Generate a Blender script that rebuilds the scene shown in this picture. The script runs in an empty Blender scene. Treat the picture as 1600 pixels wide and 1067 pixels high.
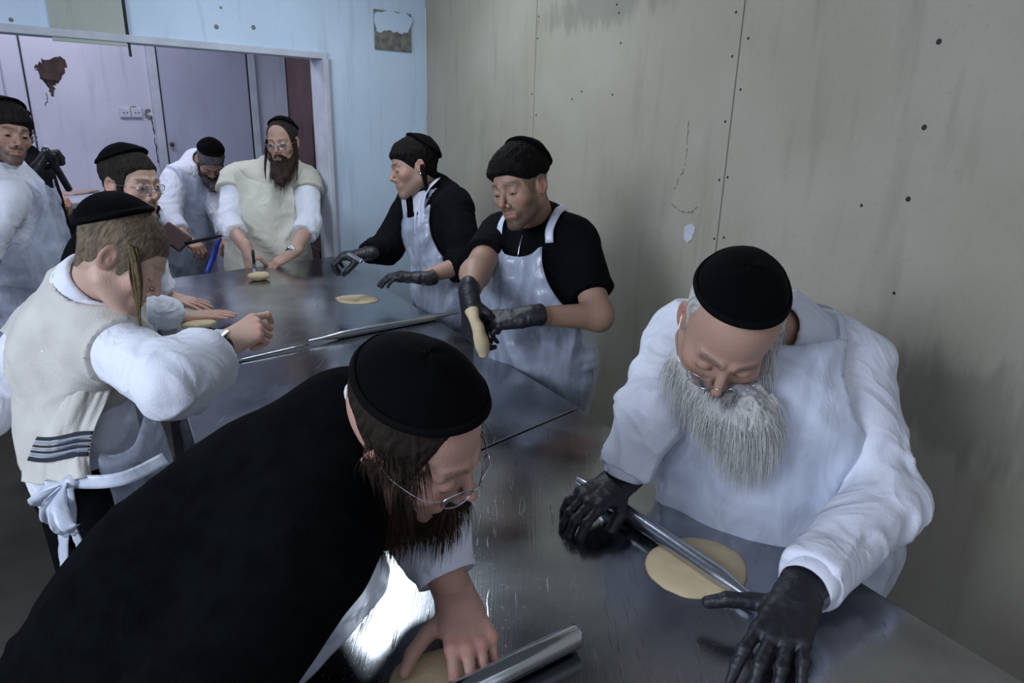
import bpy, math
import numpy as np
from mathutils import Vector, Matrix

sc = bpy.context.scene
C = sc.collection
PI = math.pi
A_ = np.array

# ------------------------------------------------------------------ camera
FOC, HCAM, TZ = 1080.0, 1.65, 0.88
_dn = A_([-90.0, FOC * FOC / 350.0, FOC]); _dn /= np.linalg.norm(_dn)
_Z = -_dn
_Y = A_([0, 0, 1.0]) - _Z * _Z[2]; _Y /= np.linalg.norm(_Y)
_X = np.cross(_Y, _Z)
M = A_([_X, _Y, _Z])                      # camera axes (right, down, forward) -> world
CAM = A_([0, 0, HCAM])
def W(px, py, d):                         # photo point at depth d (metres) -> world point
    return CAM + M @ A_([(px - 800) / FOC, (py - 533.5) / FOC, 1.0]) * d
def T(px, py, z=TZ):                      # photo point lying on the level z -> world point
    r = M @ A_([px - 800, py - 533.5, FOC]); return CAM + r * ((z - HCAM) / r[2])
def cv(x, y, z):                          # direction given in camera axes -> world
    v = M @ A_([x, y, z], float); return v / np.linalg.norm(v)
cam = bpy.data.cameras.new('camera'); co = bpy.data.objects.new('camera', cam); C.objects.link(co)
cam.sensor_width = 36.0; cam.lens = 36.0 * FOC / 1600.0; cam.clip_start = 0.02; cam.clip_end = 60
R = Matrix([[M[i][0], -M[i][1], -M[i][2]] for i in range(3)]).to_4x4()
co.matrix_world = Matrix.Translation(Vector(CAM)) @ R
sc.camera = co

# ------------------------------------------------------------------ world, lamps, exposure
wd = bpy.data.worlds.new('world'); sc.world = wd; wd.use_nodes = True
bg = wd.node_tree.nodes['Background']; bg.inputs[0].default_value = (0.66, 0.72, 0.88, 1); bg.inputs[1].default_value = 0.66
sc.view_settings.view_transform = 'Standard'; sc.view_settings.look = 'None'
sc.view_settings.exposure = 0.14; sc.view_settings.gamma = 1.0; sc.view_settings.use_curve_mapping = False

def area(name, loc, target, sx, sy, power, col):
    l = bpy.data.lights.new(name, 'AREA'); l.shape = 'RECTANGLE'; l.size = sx; l.size_y = sy; l.energy = power; l.color = col
    o = bpy.data.objects.new(name, l); C.objects.link(o); o.location = loc
    d = Vector(target) - Vector(loc); o.rotation_euler = d.to_track_quat('-Z', 'Y').to_euler()
    return o
area('ceiling_lamp_light', (-0.62, 2.75, 2.60), (-0.62, 2.75, 0), 0.12, 1.15, 16, (0.80, 0.90, 1.0))
area('left_front_key_light', (-2.6, -1.0, 2.45), (0.4, 2.2, 0.9), 1.7, 1.3, 96, (0.76, 0.84, 1.0))  # unseen key light, soft and cold from the left front; no entrance behind it
area('rear_room_light', (-2.35, 4.05, 2.60), (-2.45, 4.3, 0), 1.3, 0.4, 16, (0.82, 0.84, 1.0))

# ------------------------------------------------------------------ small numeric toolkit
def nrm(v):
    v = np.asarray(v, float); return v / (np.linalg.norm(v) + 1e-12)
def _h(ix, iy, iz, s):
    n = (ix.astype(np.int64) * 374761393 + iy.astype(np.int64) * 668265263 + iz.astype(np.int64) * 2147483647 + s * 974711) & 0xffffffff
    n = ((n ^ (n >> 13)) * 1274126177) & 0xffffffff
    n = (n ^ (n >> 16)) & 0xffff
    return n / 32767.5 - 1.0
def vn(P, s=0):                            # smooth 3D value noise in -1..1
    F = np.floor(P); f = P - F; F = F.astype(np.int64); u = f * f * (3 - 2 * f)
    r = 0
    for a in (0, 1):
        wa = u[:, 0] if a else 1 - u[:, 0]
        for b in (0, 1):
            wb = u[:, 1] if b else 1 - u[:, 1]
            for c in (0, 1):
                wc = u[:, 2] if c else 1 - u[:, 2]
                r = r + wa * wb * wc * _h(F[:, 0] + a, F[:, 1] + b, F[:, 2] + c, s)
    return r
def ss(x, a, b):
    t = np.clip((x - a) / (b - a), 0, 1); return t * t * (3 - 2 * t)
def smin(a, b, k):
    h = np.clip(0.5 + 0.5 * (b - a) / k, 0, 1); return b * (1 - h) + a * h - k * h * (1 - h)
def smax(a, b, k): return -smin(-a, -b, k)
def cap(P, a, b, ra, rb=None, fl=1.0, w=None):       # round cone, flattened by fl along w
    a = np.asarray(a, float); b = np.asarray(b, float); rb = ra if rb is None else rb
    if w is not None and fl != 1.0:
        q = P - a; P = P + np.outer(q @ w, w) * (1 / fl - 1)
        ab0 = b - a; b = b + w * (ab0 @ w) * (1 / fl - 1)
    ab = b - a; L = ab @ ab + 1e-12
    t = np.clip(((P - a) @ ab) / L, 0, 1)
    d = np.linalg.norm(P - a - t[:, None] * ab, axis=1) - (ra + (rb - ra) * t)
    return d * min(fl, 1.0)
def ell(P, c, r):
    r = A_(r, float); q = (P - A_(c)) / r; k0 = np.linalg.norm(q, axis=1); k1 = np.linalg.norm(q / r, axis=1) + 1e-9
    return k0 * (k0 - 1) / k1
def sph(P, c, r): return np.linalg.norm(P - A_(c), axis=1) - r
def segt(P, a, b):
    ab = b - a; t = np.clip(((P - a) @ ab) / (ab @ ab), 0, 1); q = P - a - t[:, None] * ab
    return t, np.linalg.norm(q, axis=1), q

def polygonise(fn, lo, hi, h):
    """surface nets over a band around the zero level of fn -> verts, quads"""
    lo = A_(lo, float); hi = A_(hi, float); K = 4; s = K * h
    nc = np.maximum(2, np.ceil((hi - lo) / s).astype(int)) + 1
    g = np.stack(np.meshgrid(*[lo[i] + s * np.arange(nc[i]) for i in range(3)], indexing='ij'), -1).reshape(-1, 3)
    D = fn(g).reshape(nc)
    mn = None; c8 = []
    for a in (0, 1):
        for b in (0, 1):
            for c in (0, 1):
                c8.append(D[a:nc[0] - 1 + a, b:nc[1] - 1 + b, c:nc[2] - 1 + c])
    c8 = np.stack(c8); act = (np.abs(c8).min(0) < s * 1.5) | ((c8.min(0) < 0) & (c8.max(0) > 0))
    nf = (nc - 1) * K + 1
    m = np.zeros(nf, bool)
    up = np.repeat(np.repeat(np.repeat(act, K, 0), K, 1), K, 2)
    for a in (0, 1):
        for b in (0, 1):
            for c in (0, 1):
                m[a:a + up.shape[0], b:b + up.shape[1], c:c + up.shape[2]] |= up
    cs = D[:-1, :-1, :-1]
    G = np.full(nf, 1.0, np.float32)
    G[:-1, :-1, :-1] = np.where(np.repeat(np.repeat(np.repeat(cs, K, 0), K, 1), K, 2) < 0, -1.0, 1.0)
    idx = np.argwhere(m)
    G[m] = fn(lo + idx * h)
    S = G < 0
    n0, n1, n2 = [x - 1 for x in nf]
    cnt = np.zeros((n0, n1, n2), np.int8)
    for a in (0, 1):
        for b in (0, 1):
            for c in (0, 1):
                cnt += S[a:n0 + a, b:n1 + b, c:n2 + c]
    ac = (cnt > 0) & (cnt < 8)
    cell = np.argwhere(ac); nv = len(cell)
    vid = np.full((n0, n1, n2), -1, np.int32); vid[ac] = np.arange(nv)
    acc = np.zeros((nv, 3)); num = np.zeros(nv)
    cor = [(a, b, c) for a in (0, 1) for b in (0, 1) for c in (0, 1)]
    for p in cor:
        for ax in range(3):
            if p[ax] == 1: continue
            q = list(p); q[ax] = 1
            gp = G[cell[:, 0] + p[0], cell[:, 1] + p[1], cell[:, 2] + p[2]]
            gq = G[cell[:, 0] + q[0], cell[:, 1] + q[1], cell[:, 2] + q[2]]
            cr = (gp < 0) != (gq < 0)
            t = gp / np.where(cr, gp - gq, 1); t = np.clip(t, 0, 1)
            pt = np.tile(A_(p, float), (nv, 1)); pt[:, ax] = t
            acc[cr] += pt[cr]; num[cr] += 1
    V = lo + (cell + acc / np.maximum(num, 1)[:, None]) * h
    Q = []
    for ax in range(3):
        o1, o2 = [(1, 2), (2, 0), (0, 1)][ax]
        sl0 = [slice(1, n) for n in (n0, n1, n2)]; sl1 = list(sl0)
        sl0[ax] = slice(0, (n0, n1, n2)[ax]); sl1[ax] = slice(1, (n0, n1, n2)[ax] + 1)
        s0 = S[tuple(sl0)]; s1 = S[tuple(sl1)]
        for flip in (False, True):
            e = np.argwhere((s0 & ~s1) if not flip else (~s0 & s1))
            if not len(e): continue
            off = A_([1, 1, 1]); off[ax] = 0; e = e + off
            def g_(d1, d2):
                q = e.copy(); q[:, o1] -= d1; q[:, o2] -= d2; return vid[q[:, 0], q[:, 1], q[:, 2]]
            f = np.stack([g_(1, 1), g_(0, 1), g_(0, 0), g_(1, 0)], 1)
            if flip: f = f[:, ::-1]
            Q.append(f)
    Q = np.concatenate(Q) if Q else np.zeros((0, 4), int)
    Q = Q[(Q >= 0).all(1)]
    return V, Q
def vnormals(V, Q):
    d1 = V[Q[:, 2]] - V[Q[:, 0]]; d2 = V[Q[:, -1]] - V[Q[:, 1]]
    n = np.cross(d1, d2); N = np.zeros_like(V)
    for k in range(Q.shape[1]): np.add.at(N, Q[:, k], n)
    return N / (np.linalg.norm(N, axis=1)[:, None] + 1e-12)
def relax(V, Q, it=1, lam=0.5):
    for _ in range(it):
        S = np.zeros_like(V); c = np.zeros(len(V))
        for k in range(4):
            a = Q[:, k]; b = Q[:, (k + 1) % 4]
            np.add.at(S, a, V[b]); np.add.at(c, a, 1); np.add.at(S, b, V[a]); np.add.at(c, b, 1)
        V = V + lam * (S / np.maximum(c, 1)[:, None] - V)
    return V
def mobj(name, V, Q, mat, parent=None, col=None, smooth=True):
    """numpy mesh -> linked object"""
    V = np.asarray(V, np.float32); me = bpy.data.meshes.new(name)
    Q = [Q] if not isinstance(Q, list) else Q
    me.vertices.add(len(V)); me.vertices.foreach_set('co', V.ravel())
    nl = sum(q.size for q in Q); npoly = sum(len(q) for q in Q)
    me.loops.add(nl); me.polygons.add(npoly)
    me.loops.foreach_set('vertex_index', np.concatenate([q.ravel() for q in Q]).astype(np.int32))
    st = []; o = 0
    for q in Q:
        k = q.shape[1]; st.append(o + np.arange(len(q)) * k); o += q.size
    me.polygons.foreach_set('loop_start', np.concatenate(st).astype(np.int32))
    me.update(calc_edges=True)
    if smooth: me.polygons.foreach_set('use_smooth', np.ones(npoly, bool))
    if col is not None:
        ca = me.color_attributes.new('Col', 'FLOAT_COLOR', 'POINT')
        ca.data.foreach_set('color', np.concatenate([col, np.ones((len(V), 1))], 1).astype(np.float32).ravel())
    for m in (mat if isinstance(mat, list) else [mat]): me.materials.append(m)
    o = bpy.data.objects.new(name, me); C.objects.link(o)
    if parent is not None: link(o, parent)
    return o
def link(o, parent):
    o.parent = parent; o.matrix_parent_inverse = parent.matrix_basis.inverted()
def root(name, loc, label, cat, group=None):
    o = bpy.data.objects.new(name, None); C.objects.link(o); o.location = Vector(loc); o.empty_display_size = 0.1
    o['label'] = label; o['category'] = cat
    if group: o['group'] = group
    return o
def tag(o, label, cat, group=None):
    o['label'] = label; o['category'] = cat
    if group: o['group'] = group
    return o
def merge(parts):
    Vs, Qs, Cs = [], [], []; n = 0
    for p in parts:
        Vs.append(p[0]); Qs.append(p[1] + n); n += len(p[0])
        if len(p) > 2: Cs.append(p[2])
    return (np.concatenate(Vs), np.concatenate(Qs)) + ((np.concatenate(Cs),) if Cs else ())

def crom(Pts, n, closed=False):            # Catmull-Rom resample (m,k) -> (n,k)
    Pts = np.asarray(Pts, float); m = len(Pts)
    if m == 2: t = np.linspace(0, 1, n)[:, None]; return Pts[0] * (1 - t) + Pts[1] * t
    if closed: t = np.arange(n) * m / n; ix = t.astype(int); g = lambda k: Pts[(ix + k) % m]
    else:
        t = np.linspace(0, m - 1, n); ix = np.minimum(t.astype(int), m - 2)
        E = np.vstack([2 * Pts[0] - Pts[1], Pts, 2 * Pts[-1] - Pts[-2]]); g = lambda k: E[ix + k + 1]
    u = (t - ix)[:, None]; a, b, c, d = g(-1), g(0), g(1), g(2)
    return 0.5 * (2 * b + (c - a) * u + (2 * a - 5 * b + 4 * c - d) * u * u + (3 * b - a - 3 * c + d) * u ** 3)
def tube(pts, rad, seg=10, n=None, caps=True, flat=None):
    pts = np.asarray(pts, float); rad = np.full(len(pts), rad, float) if np.isscalar(rad) else np.asarray(rad, float)
    if n: q = crom(np.hstack([pts, rad[:, None]]), n); pts, rad = q[:, :3], q[:, 3]
    m = len(pts); tg = np.gradient(pts, axis=0); tg /= np.linalg.norm(tg, axis=1)[:, None] + 1e-12
    up = A_([0, 0, 1.0]) if abs(tg[0][2]) < .9 else A_([1.0, 0, 0])
    u = nrm(np.cross(tg[0], up)); U = []
    for i in range(m):
        u = nrm(u - tg[i] * (u @ tg[i])); U.append(u)
    U = A_(U); Vv = np.cross(tg, U); a = np.arange(seg) * 2 * PI / seg
    P = pts[:, None] + rad[:, None, None] * (np.cos(a)[None, :, None] * U[:, None] + np.sin(a)[None, :, None] * Vv[:, None])
    P = P.reshape(-1, 3); i = np.arange(m - 1)[:, None] * seg; j = np.arange(seg)[None]; k = (j + 1) % seg
    Q = np.stack([i + j, i + k, i + seg + k, i + seg + j], -1).reshape(-1, 4)
    if caps:
        P = np.vstack([P, pts[:1], pts[-1:]]); a0, b0 = m * seg, m * seg + 1; j = np.arange(seg); k = (j + 1) % seg
        Q = np.vstack([Q, np.stack([k, j, np.full(seg, a0), np.full(seg, a0)], 1), np.stack([(m - 1) * seg + j, (m - 1) * seg + k, np.full(seg, b0), np.full(seg, b0)], 1)])
    return P, Q
def fixtri(P, Q):                          # split degenerate quads off as triangles
    d = Q[:, 2] == Q[:, 3]
    r = []
    if (~d).any(): r.append(Q[~d])
    if d.any(): r.append(Q[d][:, :3])
    return P, r
def tobj(name, parts, mat, parent=None, smooth=True):
    P, Q = merge(parts)[:2]; P, q = fixtri(P, Q); return mobj(name, P, q, mat, parent, smooth=smooth)
def sheet(ctrl, nu, nv, th=0.002, wob=None, seed=0):
    ctrl = np.asarray(ctrl, float); m, n, _ = ctrl.shape
    A = np.stack([crom(ctrl[i], nv) for i in range(m)])          # m x nv
    P = np.stack([crom(A[:, j], nu) for j in range(nv)], 1)       # nu x nv
    P = P.reshape(-1, 3); i = np.arange(nu - 1)[:, None] * nv; j = np.arange(nv - 1)[None]
    Q = np.stack([i + j, i + j + 1, i + nv + j + 1, i + nv + j], -1).reshape(-1, 4)
    N = vnormals(P, Q)
    if wob:
        uu, vv_ = np.meshgrid(np.linspace(0, 1, nu), np.linspace(0, 1, nv), indexing='ij')
        q = np.stack([uu.ravel() * wob[1], vv_.ravel() * wob[2], np.zeros(len(P))], 1)
        P = P + N * (vn(q, seed) * wob[0] + .5 * wob[0] * vn(q * 2.3, seed + 5))[:, None]; N = vnormals(P, Q)
    k = len(P); e = []
    g = np.arange(k).reshape(nu, nv)
    for ring in (np.concatenate([g[0, :], g[1:, -1], g[-1, -2::-1], g[-2:0:-1, 0]]),):
        r2 = np.roll(ring, -1); e.append(np.stack([ring, ring + k, r2 + k, r2], 1))
    return np.vstack([P + N * th / 2, P - N * th / 2]), np.vstack([Q, Q[:, ::-1] + k, e[0]])
def lathe(prof, c, ax, seg=32, ref=None):    # prof: list of (radius, height along ax)
    ax = nrm(ax); u = nrm(np.cross(ax, [0, 0, 1.0] if abs(ax[2]) < .9 else [1.0, 0, 0])); v = np.cross(ax, u)
    a = np.arange(seg) * 2 * PI / seg; prof = A_(prof, float); m = len(prof)
    P = (A_(c) + prof[:, 1][:, None, None] * ax + prof[:, 0][:, None, None] * (np.cos(a)[None, :, None] * u + np.sin(a)[None, :, None] * v)).reshape(-1, 3)
    i = np.arange(m - 1)[:, None] * seg; j = np.arange(seg)[None]; k = (j + 1) % seg
    return P, np.stack([i + j, i + k, i + seg + k, i + seg + j], -1).reshape(-1, 4)
def slab(poly, z0, z1, bev=0.0):             # vertical prism of a floor-plan polygon (counter-clockwise)
    poly = [A_(p, float)[:2] for p in poly]; n = len(poly)
    V = [list(p) + [z0] for p in poly] + [list(p) + [z1] for p in poly]
    F = [list(range(n))[::-1], list(range(n, 2 * n))] + [[i, (i + 1) % n, n + (i + 1) % n, n + i] for i in range(n)]
    return V, F
def pobj(name, VF, mat, parent=None, bevel=0.0, seg=2):
    me = bpy.data.meshes.new(name); me.from_pydata([tuple(v) for v in VF[0]], [], VF[1]); me.update(); me.materials.append(mat)
    o = bpy.data.objects.new(name, me); C.objects.link(o)
    if parent is not None: link(o, parent)
    if bevel:
        b = o.modifiers.new('bevel', 'BEVEL'); b.width = bevel; b.segments = seg; b.limit_method = 'ANGLE'
    return o
def box(c, ex, ey, ez, hx, hy, hz):          # oriented box from centre, axes and half sizes
    c = A_(c, float); V = []
    for a in (-1, 1):
        for b in (-1, 1):
            for d in (-1, 1): V.append(c + a * hx * A_(ex) + b * hy * A_(ey) + d * hz * A_(ez))
    F = [[0, 1, 3, 2], [4, 6, 7, 5], [0, 4, 5, 1], [2, 3, 7, 6], [0, 2, 6, 4], [1, 5, 7, 3]]
    if np.dot(np.cross(ex, ey), ez) < 0: F = [f[::-1] for f in F]
    return V, F
def boxes(lst):
    V, F = [], []
    for b in lst:
        n = len(V); V += list(b[0]); F += [[i + n for i in f] for f in b[1]]
    return V, F

# ------------------------------------------------------------------ materials
def mat(name, col, rough=0.6, metal=0.0, var=0.0, vscale=6.0, bump=0.0, bscale=60.0, stretch=None, attr=False, spec=0.5, col2=None, sheen=0.0, coat=0.0, detail=4, thr=(0.35, 0.65), sub=0.0, crease=None):
    m = bpy.data.materials.new(name); m.use_nodes = True; nt = m.node_tree; b = nt.nodes['Principled BSDF']
    L = nt.links.new
    b.inputs['Base Color'].default_value = (*col, 1); b.inputs['Roughness'].default_value = rough; b.inputs['Metallic'].default_value = metal
    b.inputs['Specular IOR Level'].default_value = spec
    if sheen: b.inputs['Sheen Weight'].default_value = sheen
    if coat: b.inputs['Coat Weight'].default_value = coat
    if sub: b.inputs['Subsurface Weight'].default_value = sub; b.inputs['Subsurface Radius'].default_value = (.010, .004, .002)
    tc = nt.nodes.new('ShaderNodeTexCoord'); src = tc.outputs['Object']
    if stretch:
        mp = nt.nodes.new('ShaderNodeMapping'); mp.inputs['Scale'].default_value = stretch; L(src, mp.inputs[0]); src = mp.outputs[0]
    base = None
    if attr:
        at = nt.nodes.new('ShaderNodeAttribute'); at.attribute_name = 'Col'; base = at.outputs['Color']; L(base, b.inputs['Base Color'])
    if var or col2:
        n = nt.nodes.new('ShaderNodeTexNoise'); n.inputs['Scale'].default_value = vscale; n.inputs['Detail'].default_value = detail; L(src, n.inputs['Vector'])
        rm = nt.nodes.new('ShaderNodeMapRange'); rm.inputs[1].default_value = thr[0]; rm.inputs[2].default_value = thr[1]; L(n.outputs[0], rm.inputs[0])
        mx = nt.nodes.new('ShaderNodeMix'); mx.data_type = 'RGBA'
        if col2: mx.inputs[7].default_value = (*col2, 1); mx.inputs[6].default_value = (*col, 1); L(rm.outputs[0], mx.inputs[0])
        else:
            mx.blend_type = 'MULTIPLY'; mx.inputs[0].default_value = 1.0; mx.inputs[6].default_value = (*col, 1)
            if base: L(base, mx.inputs[6])
            r2 = nt.nodes.new('ShaderNodeMapRange'); r2.inputs[3].default_value = 1 - var; r2.inputs[4].default_value = 1 + var * .3; L(rm.outputs[0], r2.inputs[0])
            cb = nt.nodes.new('ShaderNodeCombineColor')
            for i in range(3): L(r2.outputs[0], cb.inputs[i])
            L(cb.outputs[0], mx.inputs[7])
        L(mx.outputs[2], b.inputs['Base Color'])
    if bump:
        n = nt.nodes.new('ShaderNodeTexNoise'); n.inputs['Scale'].default_value = bscale; n.inputs['Detail'].default_value = 5; L(src, n.inputs['Vector'])
        bp = nt.nodes.new('ShaderNodeBump'); bp.inputs['Strength'].default_value = bump; bp.inputs['Distance'].default_value = 0.004; L(n.outputs[0], bp.inputs['Height']); L(bp.outputs[0], b.inputs['Normal'])
        if crease:
            n2 = nt.nodes.new('ShaderNodeTexNoise'); n2.inputs['Scale'].default_value = crease[0]; n2.inputs['Detail'].default_value = 2; n2.inputs['Distortion'].default_value = 1.6; L(src, n2.inputs['Vector'])
            a = nt.nodes.new('ShaderNodeMath'); a.operation = 'SUBTRACT'; L(n2.outputs[0], a.inputs[0]); a.inputs[1].default_value = .5
            a2 = nt.nodes.new('ShaderNodeMath'); a2.operation = 'ABSOLUTE'; L(a.outputs[0], a2.inputs[0])
            b2 = nt.nodes.new('ShaderNodeBump'); b2.invert = True; b2.inputs['Strength'].default_value = crease[1]; b2.inputs['Distance'].default_value = 0.03; L(a2.outputs[0], b2.inputs['Height']); L(bp.outputs[0], b2.inputs['Normal']); L(b2.outputs[0], b.inputs['Normal'])
    return m
def plastic_mat(name, col, alpha, rough=0.3, bscale=18):
    m = bpy.data.materials.new(name); m.use_nodes = True; nt = m.node_tree; b = nt.nodes['Principled BSDF']; L = nt.links.new
    b.inputs['Base Color'].default_value = (*col, 1); b.inputs['Roughness'].default_value = rough; b.inputs['Specular IOR Level'].default_value = 0.7
    tr = nt.nodes.new('ShaderNodeBsdfTransparent'); mx = nt.nodes.new('ShaderNodeMixShader')
    tc = nt.nodes.new('ShaderNodeTexCoord'); n = nt.nodes.new('ShaderNodeTexNoise'); n.inputs['Scale'].default_value = bscale; n.inputs['Detail'].default_value = 3; n.inputs['Distortion'].default_value = 1.2
    mp = nt.nodes.new('ShaderNodeMapping'); mp.inputs['Scale'].default_value = (1, 1, .35); L(tc.outputs['Object'], mp.inputs[0]); L(mp.outputs[0], n.inputs['Vector'])
    r = nt.nodes.new('ShaderNodeMapRange'); r.inputs[1].default_value = .3; r.inputs[2].default_value = .72; r.inputs[3].default_value = alpha - .14; r.inputs[4].default_value = min(1, alpha + .2)
    L(n.outputs[0], r.inputs[0]); L(r.outputs[0], mx.inputs[0]); L(tr.outputs[0], mx.inputs[1]); L(b.outputs[0], mx.inputs[2])
    bp = nt.nodes.new('ShaderNodeBump'); bp.inputs['Strength'].default_value = .7; bp.inputs['Distance'].default_value = .006; L(n.outputs[0], bp.inputs['Height']); L(bp.outputs[0], b.inputs['Normal'])
    L(mx.outputs[0], nt.nodes['Material Output'].inputs[0]); return m
MT = {}
MT['skin'] = mat('skin', (.5, .3, .2), .48, attr=True, bump=.25, bscale=260, spec=.4, sub=.06)
MT['hair'] = mat('hair', (.02, .015, .01), .8, attr=True, bump=.6, bscale=220, spec=.10)
MT['velvet'] = mat('black_velvet', (.0018, .0018, .0022), .95, sheen=.012, bump=.2, bscale=300, spec=.06)
MT['velvet_band'] = mat('black_velvet_band', (.0025, .0025, .003), .85, spec=.08)
MT['white_cotton'] = mat('white_cotton', (.74, .77, .86), .85, var=.08, vscale=7, bump=.25, bscale=190, spec=.25, crease=(6, .6))
MT['beige_wool'] = mat('cream_wool', (.60, .59, .55), .95, var=.12, vscale=9, bump=.5, bscale=320, spec=.1)
MT['beige_smock'] = mat('yellowish_smock', (.62, .61, .52), .8, var=.12, vscale=6, bump=.25, bscale=160, spec=.2, crease=(7, .4))
MT['black_cloth'] = mat('black_cloth', (.0040, .0044, .0056), .92, var=.3, vscale=8, bump=.35, bscale=240, spec=.08, crease=(8, .4))
MT['black_suit'] = mat('black_wool', (.0024, .0031, .0037), .95, var=.35, vscale=30, bump=.5, bscale=420, spec=.05, crease=(4, .3))
MT['glove'] = mat('black_nitrile', (.009, .010, .014), .5, bump=.6, bscale=70, spec=.5)
MT['plastic'] = plastic_mat('thin_white_plastic', (.62, .69, .84), .36, .24)
MT['plastic_dense'] = plastic_mat('dense_white_plastic', (.70, .76, .88), .72, .35)
MT['steel'] = mat('polished_steel', (.52, .55, .60), .27, 1.0, bump=.08, bscale=40)
MT['bright_steel'] = mat('bright_polished_steel', (.62, .66, .72), .12, 1.0, bump=.05, bscale=40)
MT['watch_metal'] = mat('watch_metal', (.55, .56, .6), .2, 1.0)
MT['watch_face'] = mat('watch_face', (.55, .62, .70), .12, 0)
MT['strap'] = mat('dark_strap', (.02, .025, .02), .5)
MT['dough'] = mat('dough', (.66, .53, .33), .7, var=.10, vscale=14, bump=.5, bscale=45, spec=.3)
MT['lace_black'] = mat('black_stripe', (.012, .015, .03), .8)
MT['stripe_grey'] = mat('grey_blue_stripe', (.22, .28, .36), .85)
MT['eye'] = mat('eye_white', (.55, .52, .50), .2); MT['iris'] = mat('dark_iris', (.02, .012, .008), .15)
MT['shoe'] = mat('black_leather', (.012, .012, .013), .4)
gl = bpy.data.materials.new('lens_glass'); gl.use_nodes = True
_nt = gl.node_tree; _t = _nt.nodes.new('ShaderNodeBsdfTransparent'); _g = _nt.nodes.new('ShaderNodeBsdfGlossy'); _g.inputs['Roughness'].default_value = .05
_t.inputs[0].default_value = (.9, .92, .95, 1); _m = _nt.nodes.new('ShaderNodeMixShader'); _m.inputs[0].default_value = .14
_nt.links.new(_t.outputs[0], _m.inputs[1]); _nt.links.new(_g.outputs[0], _m.inputs[2]); _nt.links.new(_m.outputs[0], _nt.nodes['Material Output'].inputs[0])
MT['lens'] = gl
# ------------------------------------------------------------------ anatomy
CRC, CRR = A_([0, -.012, .042]), A_([.0745, .0975, .083])
def head_sdf(P, neck, o):
    s = A_([-1.0, 1.0]); Pm = P.copy(); Pm[:, 0] = np.abs(P[:, 0])          # mirrored half
    fw = o.get('face', 1.0)
    d = ell(P, CRC, CRR)
    d = smin(d, ell(P, (0, .030, -.022), (.061 * fw, .062, .078)), .025)
    d = smin(d, cap(Pm, (.052 * fw, .004, -.058), (.012, .074, -.098), .017, .017), .03)       # jaw
    d = smin(d, sph(P, (0, .080, -.096), .016), .018)                           # chin
    d = smin(d, cap(P, (0, -.02, -.03), neck, .054, o.get('neck_r', .056)), .03)
    d = smin(d, sph(Pm, (.043 * fw, .062, -.020), .019), .022)                    # cheekbone
    d = smin(d, cap(Pm, (.012, .0875, .024), (.042, .074, .022), .008, .007), .014)          # brow ridge
    d = smax(d, -sph(Pm, (.031, .107, .004), .0225), .012)                       # eye socket
    lid = sph(Pm, (.031, .0765, .003), .0142)
    op = o.get('eyes', .35)
    lid = smax(lid, -ell(Pm, (.031, .0905, .000 - .003 * (1 - op)), (.0125, .006, .0012 + .0045 * op)), .0012)
    d = smin(d, lid, .004)
    nz = o.get('nose', 1.0)
    d = smin(d, cap(P, (0, .086, .014), (0, .097 + .0125 * nz, -.025), .0065, .0092), .009)    # nose
    d = smin(d, sph(Pm, (.0125, .098, -.033), .0078), .006)
    d = smax(d, -sph(Pm, (.0072, .1035, -.0425), .0034), .003)
    d = smin(d, ell(P, (0, .080, -.060), (.030, .018, .024)), .014)              # mouth mound
    d = smin(d, cap(Pm, (0, .0975, -.0565), (.020, .0885, -.0600), .0040, .0022), .004)
    d = smin(d, cap(Pm, (0, .0960, -.0680), (.019, .0880, -.0640), .0050, .0025), .004)
    d = smax(d, -cap(Pm, (0, .1010, -.0622), (.021, .0905, -.0622), .0016, .0014), .002)
    # ear
    q = Pm - A_([.0745, -.006, -.004]); a = .30; x = q[:, 0] * math.cos(a) - q[:, 1] * -math.sin(a); y = q[:, 0] * -math.sin(a) * -1 * -1 + q[:, 1] * math.cos(a)
    qe = np.stack([q[:, 0] + .35 * q[:, 1], q[:, 1], q[:, 2] + .15 * q[:, 1]], 1)
    ear = ell(qe, (.0, 0, 0), (.0065, .0185, .0315))
    ear = smax(ear, -ell(qe, (.0075, .002, .004), (.0062, .0115, .021)), .003)
    ear = smin(ear, ell(qe, (.001, .006, -.004), (.004, .005, .008)), .003)
    d = smin(d, ear, .005)
    return d
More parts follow.
